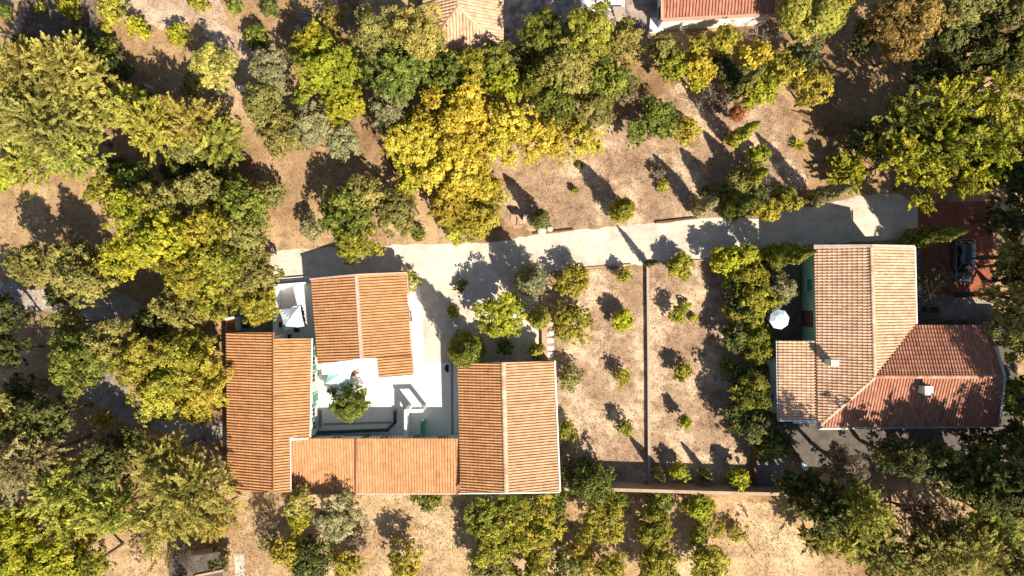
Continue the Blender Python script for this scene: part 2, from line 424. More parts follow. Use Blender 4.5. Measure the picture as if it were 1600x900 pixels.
# ---- U-shaped house round the courtyard (left range, low range, right range)
hA = empty('courtyard_house', P(600, 690), 'long U-shaped house with orange tiled roofs wrapping three sides of the white courtyard', 'house')
EA = 3.2
oA1, zA1 = roof('roof', [[(353,519.5,2.9),(427.5,519.5,4.25),(427.5,768,4.25),(356,768,2.9)]], (1, 0), M['tileA'], hA, seed=1)
oA2, zA2 = roof('roof', [[(428,529,4.55),(487,529,3.25),(484,684,3.25),(428,684,4.55)], [(428,684,4.55),(453.5,684,3.9),(455,769,3.9),(428,769,4.55)]], (-1, 0), M['tileA'], hA, seed=2)
# low range, sloping down to the lower side
oC1, zC1 = roof('roof', [[(454.5,685,3.05),(554,685,3.05),(554,770,2.35),(454.5,770,2.35)]], (0, 1), M['tileC'], hA, seed=3, step=.03)
oC2, zC2 = roof('roof', [[(557,685,3.1),(717,685,3.1),(719,770,2.4),(557,770,2.4)]], (0, 1), M['tileC'], hA, seed=4, step=.03)
upD = Vector((math.cos(math.radians(1.2)), math.sin(math.radians(1.2)), 0))
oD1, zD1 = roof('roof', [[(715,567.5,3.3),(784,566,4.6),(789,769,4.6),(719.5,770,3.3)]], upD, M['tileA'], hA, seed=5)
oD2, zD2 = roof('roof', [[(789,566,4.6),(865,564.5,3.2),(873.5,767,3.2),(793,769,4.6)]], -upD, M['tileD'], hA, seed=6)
ridge('ridge_cap', P(786.3, 566, 4.66), P(791, 769, 4.66), hA, M['tileE'], 0.22)
trim('verge', [P(427.8, 519, 4.5), P(427.8, 769, 4.5)], hA, M['tileA'], 0.10, 0.26)
trim('verge', [P(555.5, 684, 3.16), P(555.5, 770.5, 2.46)], hA, M['wood'], 0.12, 0.16)
trim('gutter', [P(867, 563.5, 3.16), P(875.3, 768, 3.16)], hA, M['white'], 0.14, 0.12)
trim('gutter', [P(454, 771.5, 2.28), P(720, 771.5, 2.33)], hA, M['mortar'], 0.14, 0.12)
trim('verge', [P(719, 771, 3.3), P(791, 770.5, 4.66), P(874, 769, 3.2)], hA, M['white'], 0.10, 0.14)
trim('verge', [P(453.3, 684, 3.9), P(454.5, 769, 3.9)], hA, M['white'], 0.10, 0.14)
trim('gutter', [P(488, 528.5, 3.2), P(485, 683, 3.2)], hA, M['white'], 0.12, 0.10)
# walls (profiles swept along each range)
def pxw(x, z): return (x-800)/PX*(H-z)/H
def pyw(y, z): return (450-y)/PX*(H-z)/H
bm = bmesh.new()
x0 = pxw(353, 2.9)+.35; xm = pxw(427.8, 4.3); x1 = pxw(487, 3.25)-.35
y0 = pyw(768, 4)+.3; y1 = pyw(522, 3.5)-.25
extrude_profile(bm, [(-x0, 0), (-xm+.003, 0), (-xm+.003, 4.05), (-x0, 2.8)], (0, y0), (0, y1))
build('wall', bm, M['white'], hA)
bm = bmesh.new()
extrude_profile(bm, [(-xm-.003, 0), (-x1, 0), (-x1, 3.15), (-xm-.003, 4.3)], (0, pyw(684, 3)-.1), (0, pyw(529, 3.7)-.3))
build('wall', bm, M['palegreen'], hA)
bm = bmesh.new()
extrude_profile(bm, [(0.3, 0), (pyw(685,3.05)-pyw(770,2.35)-.35, 0), (pyw(685,3.05)-pyw(770,2.35)-.35, 2.82), (0.3, 2.2)], (pxw(456, 3), pyw(770, 2.35)), (pxw(716, 3)+.2, pyw(770, 2.35)))
build('wall', bm, M['palegreen'], hA)
bm = bmesh.new()
xl = pxw(716.5, 3.3)+.35; xr = pxw(869, 3.2)-.35; xc = (pxw(788, 4.6))
extrude_profile(bm, [(-xl, 0), (-xr, 0), (-xr, 3.0), (-xc, 4.38), (-xl, 3.1)], (0, pyw(769, 3.6)+.3), (0, pyw(566, 3.6)-.3))
build('wall', bm, M['palegreen'], hA)
for yy, kind in ((563, 'window'), (590, 'window'), (622, 'door'), (643, 'window'), (664, 'window')):
    c = Vector((x1+.0, pyw(yy, 1.5), 1.55 if kind == 'window' else 1.07))
    opening(hA, kind, c, (1, 0), 0.9, 1.2 if kind == 'window' else 2.1, M['white'], M['glass'] if kind == 'window' else M['shutter'], M['shutter'] if kind == 'window' and yy in (563, 643) else None)
yC = pyw(685, 3.05)-.35
for xx, kind in ((525, 'window'), (570, 'door'), (600, 'window'), (650, 'door'), (690, 'window')):
    c = Vector((pxw(xx, 1.5), yC, 1.5 if kind == 'window' else 1.07))
    opening(hA, kind, c, (0, 1), 0.95, 1.1 if kind == 'window' else 2.1, M['white'], M['glass'] if kind == 'window' else M['shutter'])
yD = pyw(566, 3.6)-.3
opening(hA, 'window', (pxw(770, 1.5), yD, 1.6), (0, 1), 1.2, 1.2, M['white'], M['glass'], M['shutter'])
opening(hA, 'window', (pxw(835, 1.5), yD, 1.6), (0, 1), 1.2, 1.2, M['white'], M['glass'], M['shutter'])
for yy in (600, 650, 710): opening(hA, 'window', (xr, pyw(yy, 1.5), 1.6), (1, 0), 1.2, 1.2, M['white'], M['glass'], M['shutter'])

# ---- separate tilted house in the middle of the compound
hB = empty('courtyard_cottage', P(560, 505), 'tilted orange roofed cottage standing alone on white paving above the courtyard tree', 'house')
rb = math.radians(3.4)
upB = Vector((math.cos(rb), math.sin(rb), 0))
roof('roof', [[(485.5,437,3.2),(555,430.5,4.35),(563,560.5,4.35),(497,568.5,3.2)]], upB, M['tileA'], hB, seed=11)
roof('roof', [[(559,430,4.35),(634,427.3,3.1),(643,558,3.1),(567,560,4.35)], [(588,557,4.0),(643,552,3.1),(645,585,3.1),(590.5,590,4.0)]], -upB, M['tileA'], hB, seed=12)
bm = bmesh.new()
bar(bm, P(557, 430, 4.36), P(565.5, 561, 4.36), 0.34, 0.16); build('ridge_band', bm, M['mortar'], hB)
trim('verge', [P(484.5, 436.5, 3.22), P(557, 429.5, 4.42), P(635, 426.3, 3.12)], hB, M['mortar'], 0.16, 0.14)
trim('gutter', [P(636, 427, 3.06), P(646.5, 586, 3.06)], hB, M['mortar'], 0.10, 0.10)
trim('verge', [P(588.5, 559, 4.0), P(591, 591.5, 4.0), P(646, 586, 3.1)], hB, M['white'], 0.10, 0.14)
trim('verge', [P(497, 569.5, 3.22), P(566, 561.5, 4.42), P(589, 560, 4.02)], hB, M['white'], 0.10, 0.14)
bm = bmesh.new()
a = P(560, 433.5, 4.0); b = P(568, 559, 4.0); a = Vector((pxw(557.5,4.35), pyw(434,4.0), 0)); b = Vector((pxw(565.5,4.35), pyw(556,4.0), 0))
hwl = 3.75; hwr = 4.15
extrude_profile(bm, [(hwl, 0), (-hwr, 0), (-hwr, 3.0), (0, 4.15), (hwl, 3.05)], a, b)
build('wall', bm, M['white'], hB)
bm = bmesh.new()
d = (b-a).normalized(); s = Vector((-d.y, d.x, 0))
extrude_profile(bm, [(-1.55, 0), (-hwr-.002, 0), (-hwr-.002, 2.99), (-1.55, 3.7)], b+d*.003, b+d*1.6)
build('wall', bm, M['white'], hB)
for t in (.2, .45, .72): opening(hB, 'window' if t != .45 else 'door', a.lerp(b, t) - s*hwr + Vector((0, 0, 1.6 if t != .45 else 1.07)), -s, 1.1, 1.2 if t != .45 else 2.1, M['white'], M['glass'] if t != .45 else M['shutter'], M['shutter'] if t != .45 else None)

# ---- house on the right
hE = empty('villa', P(1370, 540), 'large pink tiled house with L-shaped roof and green walls beside the parked car', 'house')
EZ = 5.2; RZ = 6.9; TZ = 2.0
roof('roof', [[(1272,386,EZ),(1360,386,RZ),(1366,589,RZ),(1277,668,EZ)]], (1, 0), M['tileE'], hE, seed=21, roll=.265, step=.04, var=.13, amp=.09)
roof('roof', [[(1363,386,RZ),(1428,387,EZ),(1431,507,EZ),(1369,587,RZ)]], (-1, 0), M['tileE'], hE, seed=22, roll=.265, step=.04, var=.13, amp=.09)
roof('roof', [[(1370,587,RZ),(1431.5,507.5,EZ),(1544,508,EZ),(1567,587,RZ)]], (0, -1), M['tileW'], hE, seed=23, roll=.265, step=.04, var=.13, amp=.09)
roof('roof', [[(1368,590,RZ),(1567,590,RZ),(1559,665,EZ),(1278,668.5,EZ)]], (0, 1), M['tileW'], hE, seed=24, roll=.265, step=.04, var=.13, amp=.09)
roof('roof', [[(1214.5,532,4.65),(1272.5,532,5.1),(1275.5,656,5.1),(1216.5,656,4.65)]], (1, 0), M['tileE'], hE, seed=25, roll=.265, step=.04, var=.13, amp=.09)
ridge('ridge_cap', P(1361.7, 386, RZ+.05), P(1367, 589, RZ+.05), hE, M['tileE'], .17)
ridge('ridge_cap', P(1367, 588.6, RZ+.05), P(1567, 588.6, RZ+.05), hE, M['tileW'], .17)
ridge('hip_cap', P(1367, 589.5, RZ+.04), P(1277.5, 668, EZ+.06), hE, M['tileE'], .16)
bm = bmesh.new(); bar(bm, P(1431, 507.5, EZ+.03), P(1369.5, 587.5, RZ-.02), .22, .06); build('valley_gutter', bm, M['wood'], hE)
trim('verge', [P(1271.5, 384.8, EZ+.06), P(1361.5, 384.3, RZ+.06), P(1428.5, 385.5, EZ+.06)], hE, M['stone'], .26, .16)
trim('gutter', [P(1429.6, 386, EZ-.06), P(1432.4, 507, EZ-.06)], hE, M['white'], .12, .1)
trim('gutter', [P(1278, 670.3, EZ-.06), P(1560, 666.6, EZ-.06)], hE, M['metal'], .12, .1)
trim('verge', [P(1546, 508, EZ+.05), P(1569.5, 588.5, RZ+.05), P(1561, 666, EZ+.05)], hE, M['palegreen'], .22, .2)
trim('gutter', [P(1213.4, 532, 4.58), P(1215.4, 657, 4.58)], hE, M['metal'], .14, .1)
trim('verge', [P(1216, 657.3, 4.68), P(1275.5, 657.3, 5.12)], hE, M['white'], .12, .14)
xl = pxw(1272, EZ)+.35; xr = pxw(1429, EZ)-.35; xc = pxw(1361.7, RZ); yt = pyw(386, EZ+.8)-.3
ye0 = pyw(507.5, EZ)-.35; ye1 = pyw(666, EZ)+.35; yr = pyw(588.6, RZ); xe = pxw(1559, EZ+.5)-.25
wz = EZ-.2; tz = RZ-.25
bm = bmesh.new(); extrude_profile(bm, [(-xl, 0), (-xr, 0), (-xr, wz), (-xc, tz), (-xl, wz)], (0, yr+.4), (0, yt)); build('wall', bm, M['greenwall'], hE)
bm = bmesh.new(); extrude_profile(bm, [(ye1, 0), (ye0, 0), (ye0, wz), (yr, tz), (ye1, wz)], (xc+.5, 0), (xe, 0)); build('wall', bm, M['greenwall'], hE)
bm = bmesh.new(); prism(bm, [(xl+.005, ye1+.006), (xc+1, ye1+.006), (xc+1, yr+1), (xl+.005, yr+1)], 0, wz-.02); build('wall', bm, M['greenwall'], hE)
xa0 = pxw(1215, 4.65)+.25
bm = bmesh.new(); extrude_profile(bm, [(-xa0, 0), (-xl+.004, 0), (-xl+.004, 4.85), (-xa0, 4.45)], (0, pyw(656, 4.8)+.3), (0, pyw(532, 4.8)-.25)); build('wall', bm, M['palegreen'], hE)
opening(hE, 'door', (xl, pyw(498, 3.1), TZ+1.12), (-1, 0), 1.5, 2.2, M['wood'], M['wood'])
opening(hE, 'window', (xl, pyw(445, 3.5), TZ+1.6), (-1, 0), 1.2, 1.2, M['greenwall'], M['shutter'])
opening(hE, 'window', (xr, pyw(430, 3.5), TZ+1.6), (1, 0), 1.3, 1.2, M['white'], M['glass'])
opening(hE, 'window', (pxw(1490, 3.5), ye0, TZ+1.6), (0, 1), 1.3, 1.2, M['white'], M['glass'])
opening(hE, 'window', (pxw(1450, 3.5), ye1, TZ+1.6), (0, -1), 1.3, 1.2, M['white'], M['glass'])
opening(hE, 'window', (pxw(1310, 3.5), yt, TZ+1.6), (0, 1), 1.3, 1.2, M['white'], M['glass'])
def chimney(px, py, z0, z1, wd, dp, capw):
    c = P(px, py, (z0+z1)/2)
    bm = bmesh.new(); box(bm, (c.x, c.y, (z0+z1)/2), (wd, dp, z1-z0))
    o = build('chimney', bm, M['palegreen'], hE)
    bm = bmesh.new(); box(bm, (c.x, c.y, z1+.18), (wd+.12, dp+.12, .07), 0)
    for sx in (-1, 1):
        for sy in (-1, 1): box(bm, (c.x+sx*(wd/2-.06), c.y+sy*(dp/2-.06), z1+.07), (.1, .1, .15))
    build('chimney_cap', bm, M['white'], o)
    bm = bmesh.new(); box(bm, (c.x, c.y, z1+.04), (wd*.5, dp*.5, .06)); build('flue', bm, M['black'], o)
chimney(1297, 565.5, 5.3, 6.75, .55, .42, 0)
chimney(1441, 608, 6.0, 7.5, .60, .64, 0)
# pergola and teal store at the lower left corner of the house
t = empty('teal_store', P(1263, 662), 'small teal painted store under the lower left corner of the pink roof', 'shed')
bm = bmesh.new(); box(bm, P(1252, 654, 3.0), (1.3, .7, 2.0)); build('wall', bm, M['teal'], t)
bm = bmesh.new(); box(bm, P(1252, 654, 4.04), (1.5, .9, .08)); build('roof', bm, M['white'], t)

# ---- two houses at the top
hF = empty('hipped_house', P(725, 20), 'house with faded hipped tile roof at the top edge, partly under tree shade', 'house')
ap = (714, 10, 4.9); 
roof('roof', [[(662,78,3.1),(715,9,4.9),(709,-45,4.9),(660,-45,3.1)]], (1, 0), M['tileE'], hF, seed=31, roll=.3, step=.05, var=.15, amp=.12)
roof('roof', [[(664,80,3.1),(716,11,4.9),(786,80,3.1)]], (0, 1), M['tileE'], hF, seed=32, roll=.3, step=.05, var=.15, amp=.12)
roof('roof', [[(787,78,3.1),(717,9,4.9),(717,-45,4.9),(787,-45,3.1)]], (-1, 0), M['tileE'], hF, seed=33, roll=.3, step=.05, var=.15, amp=.12)
ridge('hip_cap', P(715.5, 10, 4.95), P(664, 79.5, 3.16), hF, M['tileW'], .15)
ridge('hip_cap', P(716.5, 10, 4.95), P(787, 79.5, 3.16), hF, M['tileE'], .15)
ridge('ridge_cap', P(716, 10, 4.95), P(716, -45, 4.95), hF, M['tileE'], .15)
bm = bmesh.new(); prism(bm, [P(668, 72, 2.9)[:2], P(782, 72, 2.9)[:2], P(782, -40, 2.9)[:2], P(668, -40, 2.9)[:2]], 0, 2.98); build('wall', bm, M['white'], hF)
c = P(725, 72, 2.9); opening(hF, 'window', (c.x, c.y, 1.5), (0, -1), 1.2, 1.2, M['white'], M['glass'])
hG = empty('white_house', P(1120, 20), 'white walled house with brown-red roof cut by the top edge', 'house')
d4 = math.radians(1.6)
upG = Vector((-math.sin(d4), math.cos(d4), 0))
roof('roof', [[(1037,28.5,3.15),(1212,20,3.15),(1212,-70,5.0),(1037,-60,5.0)]], upG, M['tileG'], hG, seed=41, roll=.3, step=.05, var=.15, amp=.12)
trim('eave', [P(1035.5, 31, 3.06), P(1213, 22, 3.06)], hG, M['pinkwall'], .3, .14)
trim('verge', [P(1034.5, 31, 3.1), P(1034.5, -60, 5.0)], hG, M['pinkwall'], .25, .2)
bm = bmesh.new()
prism(bm, [P(1038, 28, 3.0)[:2], P(1210, 19.5, 3.0)[:2], P(1210, -60, 3.0)[:2], P(1038, -60, 3.0)[:2]], 0, 3.0); build('wall', bm, M['white'], hG)
bm = bmesh.new()
a = P(1038, 28, 3.0); opening(hG, 'window', (a.x, a.y+1.2, 1.6), (-1, 0), 1.1, 1.3, M['wood'], M['glass'])
c0 = P(1070, 26.4, 3.0); 
t = empty('entrance_porch', P(1022, 40), 'low white porch platform with grey railing beside the white house', 'porch')
bm = bmesh.new(); prism(bm, [P(1013, 52)[:2], P(1035, 50)[:2], P(1035, 30)[:2], P(1015, 30)[:2]], 0, .45); build('platform', bm, M['concrete'], t)
bm = bmesh.new()
for x in (1004, 1010): bar(bm, P(x, 38, .1), P(x, 52, .1)+Vector((0,0,.0)), .06, .06); box(bm, P(x, 38, .5), (.06, .06, 1.0)); box(bm, P(x, 52, .5), (.06, .06, 1.0)); bar(bm, P(x, 38, 1.), P(x, 52, 1.), .06, .06)
build('railing', bm, M['metal'], t)
t = empty('garden_steps', P(966, 22), 'short flight of grey steps below the pale slab at the top', 'steps')
for k in range(4):
    bm = bmesh.new(); box(bm, P(966+k*1.5, 14+k*5, .25-.06*k), (1.1, .28, .5-.12*k)); build('step', bm, M['palewood'], t)

# ---- sheds at the lower left
t = empty('shed', P(305, 890), 'dark flat roofed shed with brick edge behind bare shrubs, bottom left', 'shed')
bm = bmesh.new(); prism(bm, [P(268, 876, 2.1)[:2], P(340, 866, 2.1)[:2], P(346, 920, 2.1)[:2], P(268, 925, 2.1)[:2]], 0, 2.1); build('wall', bm, M['tanwall'], t)
bm = bmesh.new(); prism(bm, [P(264, 874, 2.2)[:2], P(344, 862, 2.2)[:2], P(350, 925, 2.2)[:2], P(264, 930, 2.2)[:2]], 2.12, 2.22); build('roof', bm, M['darkpave'], t)
bm = bmesh.new(); bar(bm, P(305, 900, 2.30), P(349, 891, 2.30), .2, .14); build('brick_edge', bm, M['pinkwall'], t)
t = empty('shed', P(358, 507), 'tiny red-brown shed with pale roof edge at the upper left roof corner', 'shed')
bm = bmesh.new(); prism(bm, [P(353, 499, 1.6)[:2], P(365, 496, 1.6)[:2], P(366, 517, 1.6)[:2], P(353, 517, 1.6)[:2]], 0, 1.6); build('wall', bm, M['white'], t)
bm = bmesh.new(); prism(bm, [P(353.5, 501, 1.7)[:2], P(366.5, 499, 1.7)[:2], P(367, 516.5, 1.7)[:2], P(354, 516.5, 1.7)[:2]], 1.61, 1.70); build('roof', bm, M['tileW'], t)
bm = bmesh.new(); bar(bm, P(352, 499, 1.78), P(366, 496, 1.78), .2, .14); build('verge', bm, M['white'], t)

# ------------------------------------------------------------------ walls and fences
def wall(name, pix, h, wd, mat, label, cat='wall', cap=None):
    t = empty(name, P(*pix[0]), label, cat)
    bm = bmesh.new()
    pts = [P(x, y) for x, y in pix]
    for a, b in zip(pts, pts[1:]):
        d = (b-a).normalized()
        bar(bm, a + Vector((0, 0, h/2)) - d*wd*.45, b + Vector((0, 0, h/2)) + d*wd*.45, wd, h)
    build('wall', bm, mat, t)
    if cap:
        bm = bmesh.new()
        for a, b in zip(pts, pts[1:]): bar(bm, a + Vector((0, 0, h+.035)), b + Vector((0, 0, h+.035)), wd+.08, .06)
        build('coping', bm, cap, t)
    return t
wall('boundary_wall', [(880, 752), (955, 753), (1090, 757), (1216, 760)], 2.5, .22, M['tanwall'], 'tall tan rendered wall along the bottom of the orchard', cap=M['tanwall'])
wall('orchard_kerb', [(1010.5, 413), (1012, 560), (1013, 742)], .42, .16, M['tanwall'], 'low straight wall dividing the orchard into two plots', cap=M['palewood'])
wall('low_wall', [(850, 462), (851, 566)], .5, .55, M['pinkwall'], 'wide low terracotta wall beside the pale stepping slabs')
wall('low_wall', [(1176, 600), (1176, 766)], .8, .25, M['wood'], 'dark brown low wall between orchard and the paved corner')
wall('patio_wall', [(437, 528), (436, 446)], 1.5, .22, M['white'], 'white patio wall left of the square canopy')
wall('patio_wall', [(437, 446), (486, 442)], .9, .2, M['white'], 'low white wall between the patio and the gravel road')
wall('entry_step', [(434, 438), (484, 434)], .25, .35, M['white'], 'long white step above the patio wall', 'step')
wall('courtyard_kerb', [(618, 640), (618, 659), (606, 671), (497, 675)], .45, .22, M['darkkerb'], 'dark L-shaped low wall edging the shaded side of the courtyard')
wall('green_partition', [(663, 655), (663, 674)], 1.3, .28, M['greenwall'], 'short green wall standing in the shaded courtyard corner', cap=M['shutter'])
wall('road_edging', [(834, 365), (895, 359)], .22, .14, M['wood'], 'dark edging board on the road side near the boulders')
wall('road_edging', [(1025, 348), (1088, 341)], .25, .16, M['wood'], 'dark edging board on the road below long tree shadows')
wall('road_edging', [(900, 420), (950, 416), (985, 413)], .14, .12, M['tanwall'], 'thin edging stone along the road at the left orchard plot')
wall('road_edging', [(1028, 411), (1075, 408), (1120, 405)], .14, .12, M['tanwall'], 'thin edging stone along the road at the right orchard plot')
wall('plot_fence', [(34, 30), (34, 50)], .9, .07, M['palewood'], 'short grey board fence on the left side of the garden plot', 'fence')
wall('plot_fence', [(150, 26), (150, 52)], .9, .07, M['metal'], 'short grey board fence on the right side of the garden plot', 'fence')
wall('garden_wall', [(1266, 676), (1267, 690)], .9, .3, M['wood'], 'short red-brown wall below the corner of the pink house')
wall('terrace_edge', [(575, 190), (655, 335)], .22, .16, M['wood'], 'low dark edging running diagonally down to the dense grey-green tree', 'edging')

# gateway in the courtyard: white wall with arch
t = empty('gateway', P(650, 645), 'white courtyard gateway with square opening and side wall casting a frame-shaped shadow', 'gateway')
a = P(641, 635); b = P(664, 634)
bm = bmesh.new(); box(bm, a+Vector((0, 0, 1.2)), (.32, .3, 2.4)); build('post', bm, M['white'], t)
bm = bmesh.new(); box(bm, b+Vector((0, 0, 1.2)), (.32, .3, 2.4)); build('post', bm, M['palegreen'], t)
bm = bmesh.new(); bar(bm, a+Vector((-.16, 0, 2.52)), b+Vector((.16, 0, 2.52)), .3, .24); build('lintel', bm, M['white'], t)
bm = bmesh.new()
aw = P(639, 637); bw = P(639.5, 676)
L = (bw-aw).length
for f0, f1, z0, z1 in ((.0, .16, 0, 2.3), (.16, .42, 0, .9), (.16, .42, 1.7, 2.3), (.42, 1, 0, 2.3)):
    p = aw.lerp(bw, f0); q = aw.lerp(bw, f1); bar(bm, p+Vector((0, 0, (z0+z1)/2)), q+Vector((0, 0, (z0+z1)/2)), .22, z1-z0)
build('wall', bm, M['white'], t)

# ------------------------------------------------------------------ objects
def copy_tree(o, parent=None):
    c = o.copy(); COL.objects.link(c)
    if parent: c.parent = parent
    for ch in [x for x in bpy.data.objects if x.parent == o]: copy_tree(ch, c)
    return c

def square_parasol(px, py, size, rz, z, label, fab='whitefab'):
    c = P(px, py, z); t = empty('parasol', (c.x, c.y, 0), label, 'parasol')
    bm = bmesh.new(); n = 8; g = {}
    for i in range(n+1):
        for j in range(n+1):
            x = i/n*2-1; y = j/n*2-1
            pull = 1-.10*(1-max(abs(x), abs(y))**4*0) * (1-abs(abs(x)-abs(y))*0)
            edge = max(abs(x), abs(y)); mid = 1-min(abs(x), abs(y))/max(edge, 1e-6)
            sc = 1-.07*mid*edge
            h = z + .55*(1-edge) - .06*mid*edge*2
            v = Matrix.Rotation(rz, 3, 'Z') @ Vector((x*sc*size/2, y*sc*size/2, 0))
            g[i, j] = bm.verts.new((c.x+v.x, c.y+v.y, h))
    for i in range(n):
        for j in range(n): bm.faces.new((g[i, j], g[i+1, j], g[i+1, j+1], g[i, j+1]))
    cn = build('canopy', bm, M[fab], t); md = cn.modifiers.new('thick', 'SOLIDIFY'); md.thickness = .015
    bm = bmesh.new(); tube(bm, [(c.x, c.y, .1), (c.x, c.y, z+.62)], [.03, .03], 8); build('pole', bm, M['metal'], t)
    bm = bmesh.new(); box(bm, (c.x, c.y, .06), (.55, .55, .1)); build('base', bm, M['greypave'], t)
    bm = bmesh.new()
    for sx, sy in ((1, 1), (1, -1), (-1, 1), (-1, -1)):
        v = Matrix.Rotation(rz, 3, 'Z') @ Vector((sx*size/2*.96, sy*size/2*.96, 0)); bar(bm, (c.x, c.y, z+.5), (c.x+v.x, c.y+v.y, z-.04), .025, .025)
    build('ribs', bm, M['metal'], t)
    return t
square_parasol(456, 497, 2.0, math.radians(12), 2.5, 'square pale canopy parasol in the walled patio beside the tilted cottage')
square_parasol(530, 586, 2.2, math.radians(-14), 2.3, 'pale turquoise square parasol by the courtyard tree, touched by its leaves', 'aquafab')
c = P(1218, 499, 4.4); t = empty('parasol', (c.x, c.y, 2.0), 'round white parasol on the shaded terrace left of the pink house', 'parasol')
bm = bmesh.new(); top = bm.verts.new((c.x, c.y, 4.78)); r0 = [bm.verts.new((c.x+.5*math.cos(k*math.pi/4+.2), c.y+.5*math.sin(k*math.pi/4+.2), 4.63)) for k in range(8)]
r1 = [bm.verts.new((c.x+.93*math.cos(k*math.pi/4+.2), c.y+.93*math.sin(k*math.pi/4+.2), 4.35)) for k in range(8)]
for k in range(8): bm.faces.new((top, r0[k], r0[(k+1) % 8])); bm.faces.new((r0[k], r1[k], r1[(k+1) % 8], r0[(k+1) % 8]))
cn = build('canopy', bm, M['whitefab'], t); md = cn.modifiers.new('thick', 'SOLIDIFY'); md.thickness = .015
bm = bmesh.new(); tube(bm, [(c.x, c.y, 2.1), (c.x, c.y, 4.85)], [.028, .02], 8); build('pole', bm, M['metal'], t)
bm = bmesh.new(); disc(bm, (c.x, c.y, 2.0), .28, .1); build('base', bm, M['greypave'], t)
bm = bmesh.new()
for k in range(8): bar(bm, (c.x, c.y, 4.72), (c.x+.9*math.cos(k*math.pi/4+.2), c.y+.9*math.sin(k*math.pi/4+.2), 4.345), .02, .02)
build('ribs', bm, M['metal'], t)

def make_chair(mat, label, group=None):
    t = empty('garden_chair', (0, 0, 0), label, 'chair', group)
    bm = bmesh.new(); box(bm, (0, 0, .44), (.46, .46, .045)); build('seat', bm, mat, t)
    bm = bmesh.new(); bar(bm, (-.19, -.21, .47), (-.19, -.27, .90), .04, .04); bar(bm, (.19, -.21, .47), (.19, -.27, .90), .04, .04)
    for k in range(4): box(bm, (0, -.225-.013*k, .56+.1*k), (.38, .025, .06))
    build('backrest', bm, mat, t)
    for sx in (-1, 1):
        for sy in (-1, 1):
            bm = bmesh.new(); tube(bm, [(sx*.21, sy*.21, 0), (sx*.19, sy*.19, .42)], [.02, .022], 6); build('leg', bm, mat, t)
    for sx in (-1, 1):
        bm = bmesh.new(); bar(bm, (sx*.23, -.22, .66), (sx*.23, .2, .66), .05, .03); bar(bm, (sx*.23, .18, .42), (sx*.23, .18, .65), .03, .03); build('armrest', bm, mat, t)
    return t
ch = make_chair(M['black'], 'black garden chair at the upper right of the patio canopy', 'black chairs in the patio and by the cottage')
spots = [(474, 489, 1.6, None), (475.5, 499, 1.7, 'black garden chair at the lower right of the patio canopy'),
         (466, 515, 3.3, 'black garden chair below the patio canopy, in shade'), (453, 526, 3.0, 'black garden chair next to the left range roof edge in the patio'),
         (439, 507, -1.5, 'black garden chair between patio wall and canopy'), (640, 489, 1.5, 'black chair against the right wall of the tilted cottage, upper of two'),
         (641, 498, 1.6, 'black chair against the right wall of the tilted cottage, lower of two')]
for i, (x, y, r, lb) in enumerate(spots):
    o = ch if i == 0 else copy_tree(ch)
    if lb: o['label'] = lb
    o.location = P(x, y) + Vector((0, 0, .015)); o.rotation_euler.z = r
wc = make_chair(M['white'], 'white garden chair just above the patio canopy'); wc.location = P(450, 480)+Vector((0, 0, .015)); wc.rotation_euler.z = 2.9
wc = make_chair(M['white'], 'white garden chair at the left edge of the broad green tree above the road'); wc.location = P(517, 346); wc.rotation_euler.z = .6
wc = make_chair(M['palewood'], 'pale wooden lounge chair beside the orange cushion under courtyard parasol'); wc.location = P(549, 577)+Vector((0, 0, .015)); wc.rotation_euler.z = -1.0
def pillow(name, c, s, rz, mat, label, cat):
    bm = bmesh.new(); bmesh.ops.create_uvsphere(bm, u_segments=16, v_segments=10, radius=1)
    for v in bm.verts:
        v.co = Vector((math.copysign(abs(v.co.x)**.6, v.co.x)*s[0]/2, math.copysign(abs(v.co.y)**.6, v.co.y)*s[1]/2, v.co.z*s[2]/2))
    o = build(name, bm, mat, None, smooth=True); o.location = c; o.rotation_euler.z = rz
    return tag(o, label, cat)
pillow('cushion', P(552, 584)+Vector((0, 0, .18)), (.5, .4, .3), .4, M['orange'], 'bright orange cushion beside the pale turquoise courtyard parasol', 'cushion')
# half-round table by right range, green box
t = empty('half_table', P(700, 574), 'black half-round table standing beside the right range wall', 'table')
bm = bmesh.new(); prism(bm, [P(702.5, 569)[:2]]+[(P(702.5, 574).x-.42*math.sin(k*math.pi/10), P(702.5, 574).y+.42*math.cos(k*math.pi/10)) for k in range(1, 10)]+[P(702.5, 579.5)[:2]], .72, .76); build('tabletop', bm, M['black'], t)
for y in (571, 577):
    bm = bmesh.new(); tube(bm, [P(701.5, y), P(701.5, y, .72)], [.02, .02], 6); build('leg', bm, M['black'], t)
t = empty('planter_box', P(708, 564), 'green planter box at the top corner of the right range', 'planter')
bm = bmesh.new(); box(bm, P(708, 563, .3), (.7, .35, .6)); build('box', bm, M['shutter'], t)
bm = bmesh.new(); box(bm, P(708, 563, .62), (.6, .26, .04)); build('soil', bm, M['dirt'], t)
# white oval table
t = empty('garden_table', P(1252, 722), 'pale oval garden table among dark shrubs below the pink house', 'table')
bm = bmesh.new(); bmesh.ops.create_circle(bm, segments=28, radius=.5, cap_ends=True)
for v in bm.verts: v.co = Vector((v.co.x*.85, v.co.y*1.15, 0)) + P(1254, 723) + Vector((0, 0, .74))
r = bmesh.ops.extrude_face_region(bm, geom=bm.faces[:]); bmesh.ops.translate(bm, verts=[v for v in r['geom'] if isinstance(v, bmesh.types.BMVert)], vec=(0, 0, .04))
build('tabletop', bm, M['whitefab'], t)
for sx in (-1, 1):
    for sy in (-1, 1):
        bm = bmesh.new(); q = P(1254, 723) + Vector((sx*.25, sy*.36, 0)); tube(bm, [q, q+Vector((0, 0, .74))], [.025, .025], 6); build('leg', bm, M['metal'], t)
